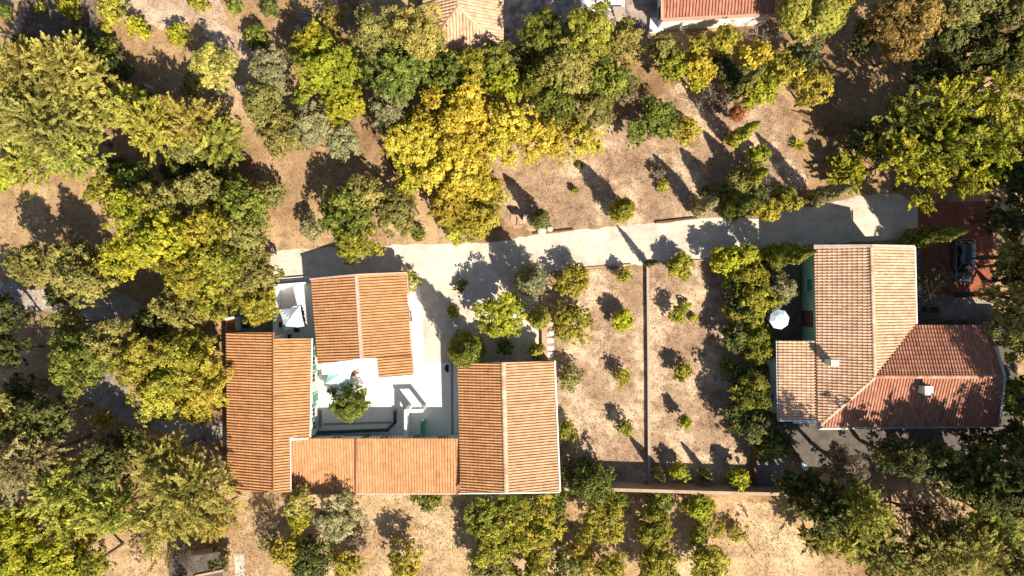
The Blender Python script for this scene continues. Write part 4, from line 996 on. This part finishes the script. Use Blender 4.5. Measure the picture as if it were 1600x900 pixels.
PLANTS = '''
8 20 15 green R 2.5|dark green bush in the very top left corner
65 13 10 citrus R 1|tiny yellow-green bush inside the shaded vegetable plot
112 15 20 yg S 2.4|yellow bush at the upper edge of the garden plot
178 18 26 citrus R 2.6|pale yellow-green bush on sandy ground right of the garden plot
165 46 11 citrus S 1.2|small sparse bush between garden plot fence and sandy slope
217 47 22 yg S 2.6|yellow-green bush with long ragged shadow, left of the brighter one
281 54 20 yg S 2.4|bright yellow bush with a shadow on the sandy clearing
312 7 17 citrus S 2|pale thin bush on sand touching the top edge
368 12 14 green R 2|small fresh green bush on the right rim of the sandy clearing
424 12 18 dark R 2.2|dark bush in the shaded yard at the top edge
404 62 24 green R 3|round deep green shrub at the lower left of the shaded yard
45 74 26 dark R 3|dark shaded shrub below the left corner of the garden plot
88 84 24 dark R 3|dark shaded shrub below the middle of the garden plot
128 66 28 dark R 3|dark shaded shrub below the right corner of the garden plot
172 78 22 green S 3|half-lit shrub at the end of the dark hedge below the plot
186 112 30 dark R 3|dark undergrowth between conifer and sandy slope
212 160 34 dark R 3.5|dark low tree in the shadow right of the top-left conifers
255 172 22 dark R 2|low dark scrub in shade below the pale stone marker
305 135 24 olive R 2.4|dull olive scrub left of the white storage box
340 104 37 conif R 6.0|rounded khaki tree between sandy clearing and white box
352 150 18 silver B 2.4|bare pale twiggy shrub below the rounded khaki tree
62 125 62 conif C 10.8|pale yellow feathery conifer highest in the top left group
128 120 56 conif C 11.4|pale yellow feathery conifer with spiky top next to dark hedge
20 190 60 conif C 10.8|pale yellow feathery conifer cut by the left edge
95 200 62 conif C 12.0|broad yellow conifer in the middle of the left group
150 172 48 conif C 9.6|yellow conifer with deep diagonal shadow on its left
60 255 44 lime C 8.4|yellow-green conifer at the lower side of the left group
130 240 46 lime C 9.6|lower yellow-green conifer above the dark hollow
5 275 34 yg R 4|yellow tree on the left edge above bare brown ground
215 175 40 lime C 8.4|upper feathery tree of the row running right from the yellow conifers
255 200 48 lime C 10.2|feathery yellow-green tree in the middle of the left row
312 195 44 conif C 9.6|feathery yellow tree near the right end of the left row
350 225 38 lime C 8.4|last feathery tree of the left row beside bare reddish ground
300 235 34 olive R 7.2|olive tree below the feathery row
345 262 30 dark R 4|dark olive bush at the lower right of the feathery row
280 262 26 dark R 4|dark bush in the hollow below the feathery row
190 262 26 dark S 3.5|dark thin bush in the hollow below the yellow conifers
175 300 34 citrus S 7.2|yellow-flecked tree left of the big bright tree
225 285 32 green R 7.2|deep green tree at the top of the big left grove
260 320 42 olive R 9.6|olive tree at the upper middle of the left grove
318 300 38 olive R 8.4|olive tree at the upper right of the left grove
388 318 42 green R 7.2|olive tree on the right side of the left grove beside reddish ground
425 305 20 olive R 4|small olive tree at the outer right of the left grove
222 340 46 yg S 10.8|bright yellow-green tree with open twigs in the left grove
262 378 56 yg S 12.0|largest bright yellow-green tree at the heart of the left grove
205 402 42 yg S 10.2|bright yellow-green tree on the lower left of the grove
330 355 42 citrus R 9.6|yellowish tree right of the bright heart of the grove
385 370 40 olive R 7.2|olive tree beside the open ground left of the road end
350 415 44 citrus R 9.0|yellow-olive tree above the little red-brown shed
300 430 44 citrus R 9.6|olive-yellow tree in the lower middle of the grove
400 428 34 olive R 6.0|olive tree at the left end of the gravel road
62 415 38 olive R 8.4|olive tree over bare ground on the far left
125 398 30 olive R 8.4|olive tree between bare ground and the bright grove
140 435 42 olive R 9.0|olive tree hanging over the pale dirt track
95 455 26 dark S 4|thin dark tree above the bright spot of dirt track
112 505 30 olive S 7.2|thin olive tree standing beside the shaded dirt track
290 480 38 olive R 8.4|olive tree left of the grey patio below the grove
340 470 32 citrus R 7.2|yellow-green tree just left of the tiny red-brown shed
245 505 30 dark R 6.0|dark tree in the shade below the grove
140 560 48 green R 9.6|greyish green tree right of the shaded track
190 530 40 olive R 9.0|olive tree above the yellowing tree near the left roof
240 560 46 amber R 9.6|yellowing tree with brownish leaves left of the long roof
300 555 44 citrus R 9.0|yellow-olive tree close to the left roof edge, upper one
320 600 42 amber R 8.4|brownish yellow tree close to the left roof edge, lower one
262 610 44 citrus R 9.0|yellow-green tree above the shaded bend of the track
310 638 26 citrus R 6.0|small yellow-green tree hanging over the track by the roof
405 477 31 citrus D 5|yellow-tipped round tree beside the white patio wall
345 490 14 olive R 3|small olive bush at the tiny red-brown shed
12 490 34 dark R 7.2|dark tree on the left edge beside the track
15 548 30 dark R 7.2|dark shaded tree on the left edge, below another dark tree
40 610 30 dark S 6.0|thin dark tree in shade at the lower left track
20 660 46 olive R 10.8|grey-green tree on the left edge above the pale one
80 650 40 dark R 9.6|dark tree top right of the grey-green edge tree
60 710 52 silver C 12.0|grey-green drooping tree on the lower left
10 745 50 silver C 12.0|grey-green drooping tree cut by the left edge
110 760 46 lime C 10.2|pale green feathery tree above the bright lower left tree
165 725 42 dark R 8.4|dark green tree left of the big khaki conifer
168 655 20 amber S 3|dull brownish shrub deep in the lower left shade
205 690 26 dark R 4|dark bush at the upper left of the big khaki conifer
190 790 46 lime C 9.0|feathery yellow-green tree touching the khaki conifer
120 810 40 lime C 9.0|feathery lime tree between bright tree and khaki conifer
30 830 52 yg R 10.2|bright yellow-green tree at the left of the lower corner
20 890 50 yg R 9.6|bright yellow tree in the bottom left corner
95 865 50 yg R 9.6|bright yellow-green tree at the bottom edge near the corner
145 880 36 citrus R 7.8|green tree with yellow leaves at the right of the bottom left corner
265 715 46 conif C 10.8|upper crown of the big khaki conifer pair near the long roof
305 760 60 conif C 12.0|big khaki conifer beside the lower left roof corner
265 805 50 conif C 10.8|lower left khaki conifer above bare branches
340 800 40 conif C 8.4|lower right khaki conifer beside bare ground
225 850 28 brown B 3|low twiggy brown bush on pale ground, bottom left
262 868 24 dark B 4.5|bare crooked dark tree left of the flat shed
300 880 22 silver B 3|pale bare shrub in front of the flat shed, left one
325 885 18 silver B 2.5|pale bare shrub in front of the flat shed, right one
290 902 22 brown B 4.2|dry twiggy shrub reaching over the flat shed roof
345 875 22 dark S 2.5|thin dark shrub above the shed edge
415 812 22 brown B 3|brown twiggy shrub right of the khaki conifer
422 850 18 silver S 2|grey sparse shrub left of the golden bush
458 862 28 gold R 3.5|golden bush at the bottom left of the grey olive
470 812 20 yg R 3|small yellow bush left of the grey olive tree
525 808 42 silver R 5.5|grey olive tree below the low tiled range
470 780 30 olive S 4.5|olive shrub with yellow leaves at the foot of the low range
490 868 36 dark R 4|dark green tree under the grey olive
540 880 30 amber S 2.6|thin brownish bush right of the dark green tree at the bottom
632 876 32 citrus S 4|yellow-green bush with its own shadow on straw ground
668 774 27 green R 1.8|flat green shrub growing under the low tiled roof edge
560 840 20 brown B 2.5|brown twiggy shrub shaded by the grey olive
750 800 30 green R 4.5|green tree at the upper left of the bottom vineyard row
800 795 32 citrus R 4.5|green tree below the right range, second in the top row
770 845 40 citrus R 5|yellow-green tree on the left of the bottom grove
840 825 46 citrus R 5|largest yellow-green tree of the bottom grove
860 782 30 green R 3|low green shrub under the right range corner
765 890 36 olive R 4|olive tree on the bottom edge, left of three
825 893 34 citrus R 4|yellow-green tree on the bottom edge, middle of three
885 888 32 olive R 4|olive tree on the bottom edge, right of three
925 752 36 green R 5|dark leafy tree growing over the left end of the tan wall
905 735 26 dark R 4|dark tree behind the leafy one at the roof corner
940 812 38 citrus R 4.5|round pale tree below the left end of the tan wall
905 862 26 amber S 3|thin brownish tree between pale trees at the bottom
965 787 22 green R 2|low green bush under the tan wall, left one
1028 783 26 green R 1.8|flat bright green bush along the foot of the tan wall
1022 822 32 citrus D 4.2|evenly round pale green tree alone in the middle bottom grove
945 888 34 citrus S 4|thin yellow-green tree at the bottom edge below the round ones
1030 885 40 citrus R 4|wide pale tree at the bottom edge below the round one
1102 884 36 citrus R 4|pale tree at the bottom edge right end of the grove
1095 795 24 yg R 3.4|yellow tree under the right part of the tan wall
1075 786 18 olive S 2.4|thin olive shrub left of the yellow wall tree
1092 835 20 yg S 2.6|sparse yellow sapling below the yellow wall tree
1120 822 18 amber B 2.4|nearly leafless shrub right of the sparse yellow sapling
1152 830 20 amber B 1.6|thin low dry shrub on straw ground
827 438 21 silver Y 8|pale feathery column cypress at the left end of the orchard road edge
893 441 28 citrus R 3.2|upper of two large orchard bushes beside the stepping slabs
893 504 34 citrus R 3.4|larger lower orchard bush beside the stepping slabs
840 495 14 lime Y 8|column cypress on the left of the low terracotta wall
838 549 14 citrus R 3|small bush in the corner above the right range roof
890 590 22 olive S 2.4|thin olive bush along the right range, upper one
885 672 20 citrus S 2.2|yellow-green bush along the right range, lower one
975 430 14 citrus S 2.2|thin orchard tree nearest the road in the left plot
972 500 18 yg D 2.6|dense bright orchard tree, second from the road in the left plot
973 588 15 citrus S 2.4|orchard tree third from the road in the left plot
976 668 16 citrus S 2.4|orchard tree farthest from the road in the left plot
1062 415 23 citrus D 2.8|round orchard tree nearest the road in the right plot
1058 491 15 yg S 2.6|orchard tree second from the road in the right plot
1083 497 6 yg R .6|tiny seedling beside the second orchard tree of the right plot
1072 478 8 yg S .9|small sprig above the second orchard tree of the right plot
1066 581 17 citrus R 2.4|round orchard tree third from the road in the right plot
1070 657 14 yg S 2.8|leaning orchard tree with thin visible trunk in the right plot
1060 736 16 yg R 2.6|orchard tree next to the spiky plant by the tan wall
1153 746 20 yg R 3|bright orchard tree in the lower right plot corner
1010 412 5 dark Y 4.8|slim cypress at the road end of the orchard dividing wall
1023 732 6 olive Y 4.2|slim grey-green cypress right of the dividing wall's lower end
1097 733 5 olive Y 3.4|slim cypress above the spiky dark plant
932 738 22 dark S 2|low dark scrub in the wall shadow of the left plot
1130 408 22 yg R 3.6|bright green tree at the top corner of the orchard hedge
1158 402 26 yg R 4|bright green tree next to the hedge cypress
1148 437 20 green R 3.5|green tree below the bright hedge corner
1175 432 26 citrus R 4|yellow-green tree in the hedge left of the silver one
1142 490 18 citrus R 2.8|round yellow-green bush standing out into the orchard
1178 470 36 citrus R 4.8|olive-yellow tree left of the round parasol
1220 452 28 silver R 4.5|greyish tree beside the green house wall
1150 468 20 dark R 3.5|dark bush in the hedge between yellow ones
1187 538 33 citrus D 4.2|dense rounded shrub below the round parasol
1150 525 26 dark R 3.6|dark shrub left of the dense rounded one
1136 572 14 green R 2.4|small green bush at the hedge foot in shadow
1158 585 22 dark R 3.5|dark bush left of the slatted cover
1172 612 34 green R 5|leafy green tree left of the small roof annex
1150 650 24 dark R 4|dark tree at the orchard side of the lower hedge
1178 665 36 dark R 5|dark tree lower in the hedge below the leafy one
1200 690 32 green R 4.4|shaded green tree above the grey paved corner
1190 572 16 citrus R 2|yellow-green bush over the slatted cover
1194 402 16 green Y 11|tall cypress leaning towards the top left corner of the pink house
1262 312 12 silver Y 8.6|grey-green cypress lying along the shaded road below the yellow tree
1413 374 13 green Y 9|dark cypress between pink roof and driveway
545 335 42 green R 6.5|broad green tree above the road left of a dense one
555 375 38 citrus R 5|lower part-tree of the broad green pair hanging over the road
570 305 34 olive R 6|upper green tree of the group above the road
618 335 34 olive D 4.6|dense grey-green tree with tiny pale leaves above the road
487 357 20 silver S 3|silvery shrub with a dark shadow left of the broad green tree
655 363 14 green S 1.2|low fresh green shrub between dense tree and golden shrubs
785 492 38 yg R 5.5|bright green tree in front of the right range roof
790 540 16 green S 2|dark green shrub under the bright green tree
731 541 23 green Y 9|tall dark column cypress at the top left corner of the right range
709 488 10 yg D .8|tiny clipped bush on gravel in the middle of a tree shadow
720 446 12 dark S 1|tiny dark weed on the gravel road
638 437 20 citrus S 2.6|yellow-green shrub at the upper right corner of the tilted cottage
550 628 31 green D 4.2|round laurel tree inside the white courtyard
522 612 10 brown S 1.4|dry grassy shrub under the pale turquoise courtyard parasol
512 118 56 yg R 8.5|vivid yellow-green tree in the upper middle
500 78 36 yg R 7|upper part-tree of the vivid yellow-green pair
540 165 34 yg R 6.5|smaller vivid tree below the big vivid yellow-green one
425 110 36 silver R 6|pale grey-green tree left of the vivid yellow one
415 165 36 olive R 6.6|olive tree right of the brown planks
440 205 40 olive R 5|olive tree above reddish bare ground in the upper middle
488 195 38 silver R 5.5|greyish tree under the vivid yellow-green tree
535 222 30 silver R 4.5|grey-green tree at the top of the diagonal earth wall
520 30 26 amber B 4|twiggy brown shrub right of the lying metal frame
545 8 20 dark B 4|bare dark shrub on the top edge left of the hipped house
478 62 16 rust S 2.6|rusty shrub at the board end of the metal frame
595 65 44 olive R 9|left half of the big olive-green tree group beside the hipped roof
655 60 50 olive R 9.5|big olive-green tree overlapping the hipped roof
625 125 52 green R 9|big olive-green tree in the middle of the upper group
690 115 40 green R 7.5|green tree directly below the hipped roof
610 175 36 silver R 7|greyish lower tree of the big upper group
735 105 32 citrus R 6.5|yellow-green tree below the right half of the hipped roof
775 100 32 green S 6.5|climbing green tree beside the cobbled terrace
790 140 34 yg S 6|yellow-green tree right of the golden tree's top
725 185 52 gold R 8|upper golden autumn tree in the centre
660 225 50 gold R 7.5|left golden autumn tree at the diagonal earth wall
715 255 58 gold R 8|largest golden autumn tree in the centre
790 205 48 gold S 7|golden tree thinning out to the right
850 215 40 gold S 6|thin golden tree over yellow fallen leaves
905 215 34 gold S 5|sparse golden tree beside the green oleander
640 275 26 yg S 4.5|yellow-green tree at the lower left of the golden group
700 320 36 amber R 4.5|brownish golden shrub above the gravel road, left one
745 335 38 amber R 4.2|brownish golden shrub above the gravel road, right one
715 358 28 citrus R 2.8|low yellow-green shrub on the road edge below the golden trees
775 300 26 amber S 3.6|dull amber shrub left of the barbecue
850 60 40 green R 8|olive tree beside the cobbled terrace, left of the tall one
915 60 48 citrus R 10|tall yellow-olive tree below the pale slab
970 75 38 olive R 8.5|olive tree left of the entrance porch
890 115 46 olive R 9|olive tree in the middle of the upper right group
945 130 40 green R 8|olive tree above the bare reddish patch
845 130 36 green R 7|fresh green tree right of the yellow-green one
865 165 34 green R 7.5|bright fresh green tree above the golden ones
925 175 36 olive R 6.5|olive tree left of the green oleander
815 100 30 dark R 4.5|dark tree in the shade of the cobbled terrace
975 150 24 brown S 3.5|brown thin shrub above the green oleander
1020 188 40 green R 5|leafy green oleander tree on bare ground
1068 205 28 amber S 3|sparse amber shrub right of the green oleander
905 258 4 dark R .4|tiny weed tuft beside a cypress shadow
843 345 12 dark Y 6|columnar cypress beside the boulders at the road
966 332 15 citrus Y 6.6|columnar cypress casting a long shadow to the golden trees
898 298 7 citrus R .9|tiny green bush alone between two cypress shadows
1030 268 15 brown B 1.6|dead brown shrub beside a pale green one
1036 290 13 citrus S .8|flat pale green bush beside a dead brown shrub
1035 80 26 olive R 4.5|olive bush below the porch of the white house
1050 105 24 yg R 4.5|yellow bush left of the golden one below the white house
1088 78 22 citrus R 4|yellow-green bush against the white house wall
1092 108 26 gold R 4.5|golden bush below the white house
1085 128 18 yg S 3.4|yellow bush at the lower end of the golden one
1130 62 26 citrus R 4.5|pale yellow-green tree touching the white wall
1128 105 22 dark R 4|dark green tree between two golden bushes
1178 92 28 gold S 4.5|golden yellow bush left of the dry branches
1150 122 24 dark R 4|shaded dark bush under the leaning cypress
1190 60 18 silver B 3|pale dry branches beside the white house corner
1218 70 16 silver B 3|pale dry branches below the stone pine
1188 142 30 yg R 4.6|bright yellow rounded tree below the leaning cypress
1165 155 20 citrus S 3.5|yellow-green tree left of the bright rounded one
1122 160 22 brown B 3|dark twiggy shrub left of the red bush
1100 160 16 silver B 2.6|bare shrub in the dark shadow band
1150 178 15 red R 2.6|rust-red bush beside a green cypress
1140 152 9 olive Y 9.5|grey-green cypress leaning between two yellow trees
1140 222 10 citrus Y 8|green cypress below the rust-red bush
1160 284 12 citrus Y 6.5|short yellow-green cypress right of a shadow band
1160 285 26 olive R 3.2|olive shrub at the foot of the cypress shadows
1185 242 18 yg R 3|yellow shrub on the slope right of the shadows
1190 280 22 silver B 2.5|grey twiggy shrub in the roadside hedge
1137 327 17 green Y 7.8|broad green cypress at the road edge, middle of the hedge
1178 310 22 dark R 3.2|dark shrub in the roadside hedge
1200 328 22 citrus R 3|yellow-green shrub at the right of the roadside hedge
1232 312 22 citrus R 3|round yellow-green shrub beside the grey-green cypress
1087 327 11 silver Y 7|grey cypress at the road edge, leftmost of the row
1112 322 14 silver B 2|bare grey shrub at the road edge between two cypresses
1100 300 10 dark S 1|low dark tuft in the shadow bands
1220 110 30 amber R 5|brownish bush below the stone pine
1250 95 34 dark R 5|dark tree under the stone pine
1265 140 34 amber S 5|brown thin tree in shade right of the brownish bush
1235 22 28 lime P 8|left head of the stone pines at the top
1278 28 36 lime P 8.5|right broad head of the stone pines at the top
1320 10 22 citrus S 5|thin pale tree on the top edge right of the pines
1345 60 26 dark R 4|dark palm-like bush left of the rust tree
1375 40 42 rust R 8|left half of the rust-brown tree pair
1420 35 46 rust R 9|right and larger rust-brown tree
1405 80 32 rust R 7|lower rust-brown tree above the shaded bare ground
1500 15 46 olive R 10|dusty olive tree on the top edge right of the rust trees
1560 10 46 olive R 10|dusty olive tree in the top right corner
1480 60 36 dark R 7|dark tree in shade below the dusty olive one
1530 70 40 dark R 8|dark tree at the right above the big yellow tree
1580 75 42 green R 9|green tree cut by the right edge above the yellow tree
1480 105 30 dark R 5|dark low tree above the yellow tree's left part
1400 190 50 green L 9.6|dark green left part of the yellow-tipped tree
1460 170 52 yg L 10.8|upper middle of the yellow-tipped tree
1530 160 50 yg L 11.4|yellow plumed tree with spiky upper branches
1580 185 50 yg L 11.4|yellow plumed tree cut by the right edge
1400 250 46 yg L 8.4|lower left crown of the yellow-tipped tree
1470 235 54 yg L 10.8|middle crown of the yellow-tipped tree
1535 235 50 yg L 10.8|right crown of the yellow-tipped tree
1440 285 40 yg L 7.2|lowest crown of the yellow-tipped tree hanging over the driveway end
1500 280 34 yg L 8.4|lower right crown of the yellow-tipped tree
1410 205 44 dark R 5.5|dark leafy tree filling the left half of the yellow-tipped crown from below
1475 205 44 dark R 5.5|dark leafy tree under the middle of the yellow-tipped crown
1535 205 42 dark R 5.5|dark leafy tree under the right of the yellow-tipped crown
1450 255 40 dark S 5|thin dark tree under the lower yellow-tipped branches
1520 262 40 dark R 5|dark tree between yellow-tipped crown and red driveway
1595 240 40 dark R 5.5|dark tree on the right edge under the yellow plumes
1365 225 30 dark S 4|dark thin tree at the left rim of the yellow-tipped crown
1560 110 40 dark R 7|dark tree between the green edge tree and the yellow plumes
1440 110 26 dark R 4|dark low tree just under the rust-brown crown
1500 125 30 dark R 4.5|dark low tree at the top of the yellow-tipped crown
1180 265 18 olive S 2.4|thin olive shrub behind the yellow shrub of the roadside slope
1168 325 18 citrus R 2.4|low yellow-green shrub at the road edge right of the broad green cypress
1215 300 16 olive S 1.8|sparse olive shrub above the roadside hedge end
1125 300 16 olive S 1.6|sparse olive tuft between the cypress shadows
1455 432 22 brown B 5.5|nearly bare twiggy tree between the pink roof and the red driveway
1320 270 28 yg C 3|lime green shrub at the left foot of the yellow-tipped tree
1340 215 26 dark R 4|dark shrub left of the yellow-tipped tree
1580 280 42 dark R 8|dark tree on the right edge above the driveway
1575 340 40 dark R 8|dark tree right of the red driveway, upper one
1588 415 38 dark R 8|dark leafy tree right of the parked car
1605 400 46 olive R 13|olive-dark tree cut by the right edge beside the car
1588 462 44 olive R 13|big olive tree at the right end of the pink roof
1577 512 40 olive R 12|olive tree overhanging the right roof corner
1595 540 36 citrus R 8|yellow-tipped tree on the right edge below the olive one
1590 620 40 green R 6|dark green tree right of the pink house gable
1585 690 40 dark R 8|dark tree on the right edge below the house
1530 690 30 dark S 6|thin dark tree below the house's right end
1395 712 38 dark S 12|thin dark shrub on the lower terrace
1305 718 34 brown S 11|brown thin-leaved tree below the pink house terrace
1248 765 38 dark C 6|dark feathery tree right of the paved corner
1285 790 42 dark C 11|dark conifer left of the bright one
1330 785 42 lime C 14|bright yellow-green feathery conifer in the lower right
1325 830 42 lime C 7|lower bright feathery conifer at the straw field edge
1275 840 26 olive C 4|olive shrub on the straw field edge
1370 860 42 olive C 8|olive feathery tree at the bottom right of the bright conifer
1420 800 34 brown B 6|large bare brown tree in the lower right
1455 765 30 silver B 7|bare pale-limbed tree below the shaded terrace
1450 715 42 dark S 11|dark tree in front of the lower terrace
1500 745 46 dark C 14|dark feathery tree in the lower right nearest the terrace
1555 760 48 dark C 15|dark feathery tree towards the right edge
1440 855 50 olive C 9|pale olive conifer on the bottom right, left one
1500 850 52 conif C 10.5|pale khaki conifer on the bottom right, middle one
1545 805 46 lime C 10|yellowish conifer on the lower right
1570 870 52 olive C 10.5|olive conifer in the bottom right corner
1595 770 48 olive C 15|olive conifer on the right edge below the house
1400 900 46 conif C 7|khaki conifer on the bottom edge
1680 330 75 dark R 15|tall dark tree beyond the right edge beside the driveway
1660 440 70 dark R 15|tall dark tree beyond the right edge beside the house
1650 640 65 dark R 15|tall dark tree beyond the right edge below the house
1785 480 80 dark S 15|tall dark tree well beyond the right edge level with the car
1775 375 80 dark S 15|tall dark tree well beyond the right edge level with the cypress
1690 545 75 dark R 15|tall dark tree beyond the right edge level with the gable
1530 722 40 dark R 14|dark tall tree at the lower right end of the pink roof, in shade
1620 720 50 dark R 14|dark tall tree at the right edge below the gable
'''
for ln in PLANTS.strip().split('\n'):
    a, lb = ln.split('|'); x, y, r, col, shp, h = a.split()
    plant(float(x), float(y), float(r), col, shp, float(h), lb)
blades(1244, 228, 70, 1.0, .10, 'spiky yellow-green yucca alone on bare ground', 'yucca', 'yucca', 'yg', .25)
blades(1097, 748, 130, 1.5, .09, 'spiky dark plant with pale edged leaves by the tan wall', 'agave', 'agave', 'silver', .15, .2, .45)
blades(1282, 856, 46, 1.5, .09, 'dark grassy clump on the straw field with a fan shaped shadow', 'grass_clump', 'plant', 'green', .2, .1, .8)
blades(1347, 66, 60, 1.6, .12, 'green palm-like clump left of the rust-brown trees', 'palm', 'palm', 'green', .3, .9, .1)

# fallen branches on the straw field
def branch(px, py, L, az, label, seed):
    rng = np.random.default_rng(seed); bm = bmesh.new()
    d = np.array([math.cos(az), math.sin(az), 0.0]); s = np.array([-d[1], d[0], 0])
    p = [d*L*t + s*rng.normal(0, .05*L) + np.array([0, 0, .06+.05*rng.random()]) for t in (0, .35, .7, 1)]
    tube(bm, p, [.09, .07, .045, .02], 6)
    for t, sg in ((1, 1), (1, -1), (2, 1)):
        e = p[t] + (d*.5+s*sg*.6)*L*.35 + np.array([0, 0, .12]); tube(bm, [p[t], (p[t]+e)/2+np.array([0, 0, .05]), e], [.04, .03, .012], 5)
    o = build_local(bm, 'fallen_branch', M['bark'], None); o.location = P(px, py); tag(o, label, 'branch')
branch(1170, 806, 1.6, 2.2, 'dark forked branch lying on straw ground right of the yellow wall tree', 3)
branch(1176, 862, 4.2, 2.15, 'long thin dead branch lying on the straw field', 5)

# ------------------------------------------------------------------ loose cover nobody could count
def inside(pts, poly):
    x, y = pts[:, 0], pts[:, 1]; c = np.zeros(len(pts), bool); n = len(poly)
    for i in range(n):
        x1, y1 = poly[i]; x2, y2 = poly[(i+1) % n]
        k = ((y1 > y) != (y2 > y)); xi = (x2-x1)*(y-y1)/((y2-y1) if abs(y2-y1) > 1e-9 else 1e-9)+x1
        c ^= k & (x < xi)
    return c
def scatter(name, polys, n, size, col, up, z, label, cat, seed, tmean=.6, clump=0):
    rng = np.random.default_rng(seed); pts = []
    for pl in polys:
        w = np.array([tuple(P(x, y)[:2]) for x, y in pl]); lo = w.min(0); hi = w.max(0)
        area = abs(.5*sum(w[i, 0]*w[(i+1) % len(w), 1]-w[(i+1) % len(w), 0]*w[i, 1] for i in range(len(w))))
        k = int(n*area); p = rng.uniform(lo, hi, (int(k*np.prod(hi-lo)/max(area, 1e-6)), 2))
        if clump:
            ph = rng.uniform(0, 6.28, 6); fld = np.sin(p[:, 0]*1.1+ph[0]+np.sin(p[:, 1]*.7+ph[1])*1.5) + np.sin(p[:, 1]*1.3+ph[2]+np.sin(p[:, 0]*.9+ph[3])*1.5)
            p = p[fld + rng.normal(0, .8, len(p)) > clump-1]
        pts.append(p[inside(p, [tuple(q) for q in w])])
    p = np.concatenate(pts); m = len(p)
    c = np.column_stack([p, z + rng.random(m)*.03])
    if up:
        az = rng.uniform(0, 6.28, m); ax = np.column_stack([np.cos(az)*.8, np.sin(az)*.8, .35+.5*rng.random(m)]); nrm = unit(rng.normal(size=(m, 3)))
        c[:, 2] += size[0]*.35
    else:
        ax = rng.normal(size=(m, 3)); nrm = unit(rng.normal(size=(m, 3))*.35 + np.array([0, 0, 1.0]))
    k = rng.uniform(.6, 1.4, m)
    v, q = leaf_quads(c, nrm, ax, size[0]*k, size[1]*k)
    o = link(name, npmesh(name, v, q, np.clip(rng.normal(tmean, .2, m), 0, 1)), M['leaf_'+col]); tag(o, label, cat, None, 'stuff')
LEAFCOL['straw'] = ((.26, .17, .09), (.46, .33, .20), (.60, .46, .30)); M['leaf_straw'] = leafmat('straw')
LEAFCOL['litter'] = ((.16, .09, .05), (.33, .20, .11), (.50, .33, .19)); M['leaf_litter'] = leafmat('litter')
scatter('fallen_leaves', [[(600,180),(820,180),(950,200),(940,240),(880,265),(850,280),(790,260),(640,310)]], 26, (.17, .13), 'gold', False, .03, 'yellow fallen leaves lying under the golden trees', 'leaves', 1, .6, .7)
scatter('fallen_leaves', [[(1040,190),(1090,190),(1095,230),(1040,232)], [(1395,240),(1500,240),(1470,310),(1400,305)]], 12, (.15, .1), 'gold', False, .03, 'yellow fallen leaves under the sparse amber shrub and yellow-tipped tree', 'leaves', 2)
scatter('leaf_litter', [[(-40,-20),(640,-20),(640,380),(420,400),(350,520),(350,770),(390,930),(-40,930)], [(960,60),(1450,60),(1450,300),(1200,330),(1100,340),(960,260)], [(1250,720),(1640,720),(1640,930),(1340,930)]], 9, (.15, .10), 'litter', False, .02, 'brown dry leaf litter covering the bare ground', 'leaf litter', 3, .5, .4)
scatter('dry_grass', [[(395,772),(870,772),(950,778),(1222,782),(1262,850),(1340,905),(1345,930),(330,930),(365,860)]], 30, (.26, .05), 'straw', True, .01, 'short straw coloured grass on the field below the wall', 'grass', 4, .6, .2)
scatter('dry_grass', [[(862,426),(1010,416),(1130,408),(1174,422),(1174,750),(880,750)], [(800,355),(960,352),(1110,338),(1060,260),(960,225),(850,280)]], 22, (.20, .045), 'straw', True, .01, 'sparse mown dry grass on the orchard plots', 'grass', 5, .45, .3)
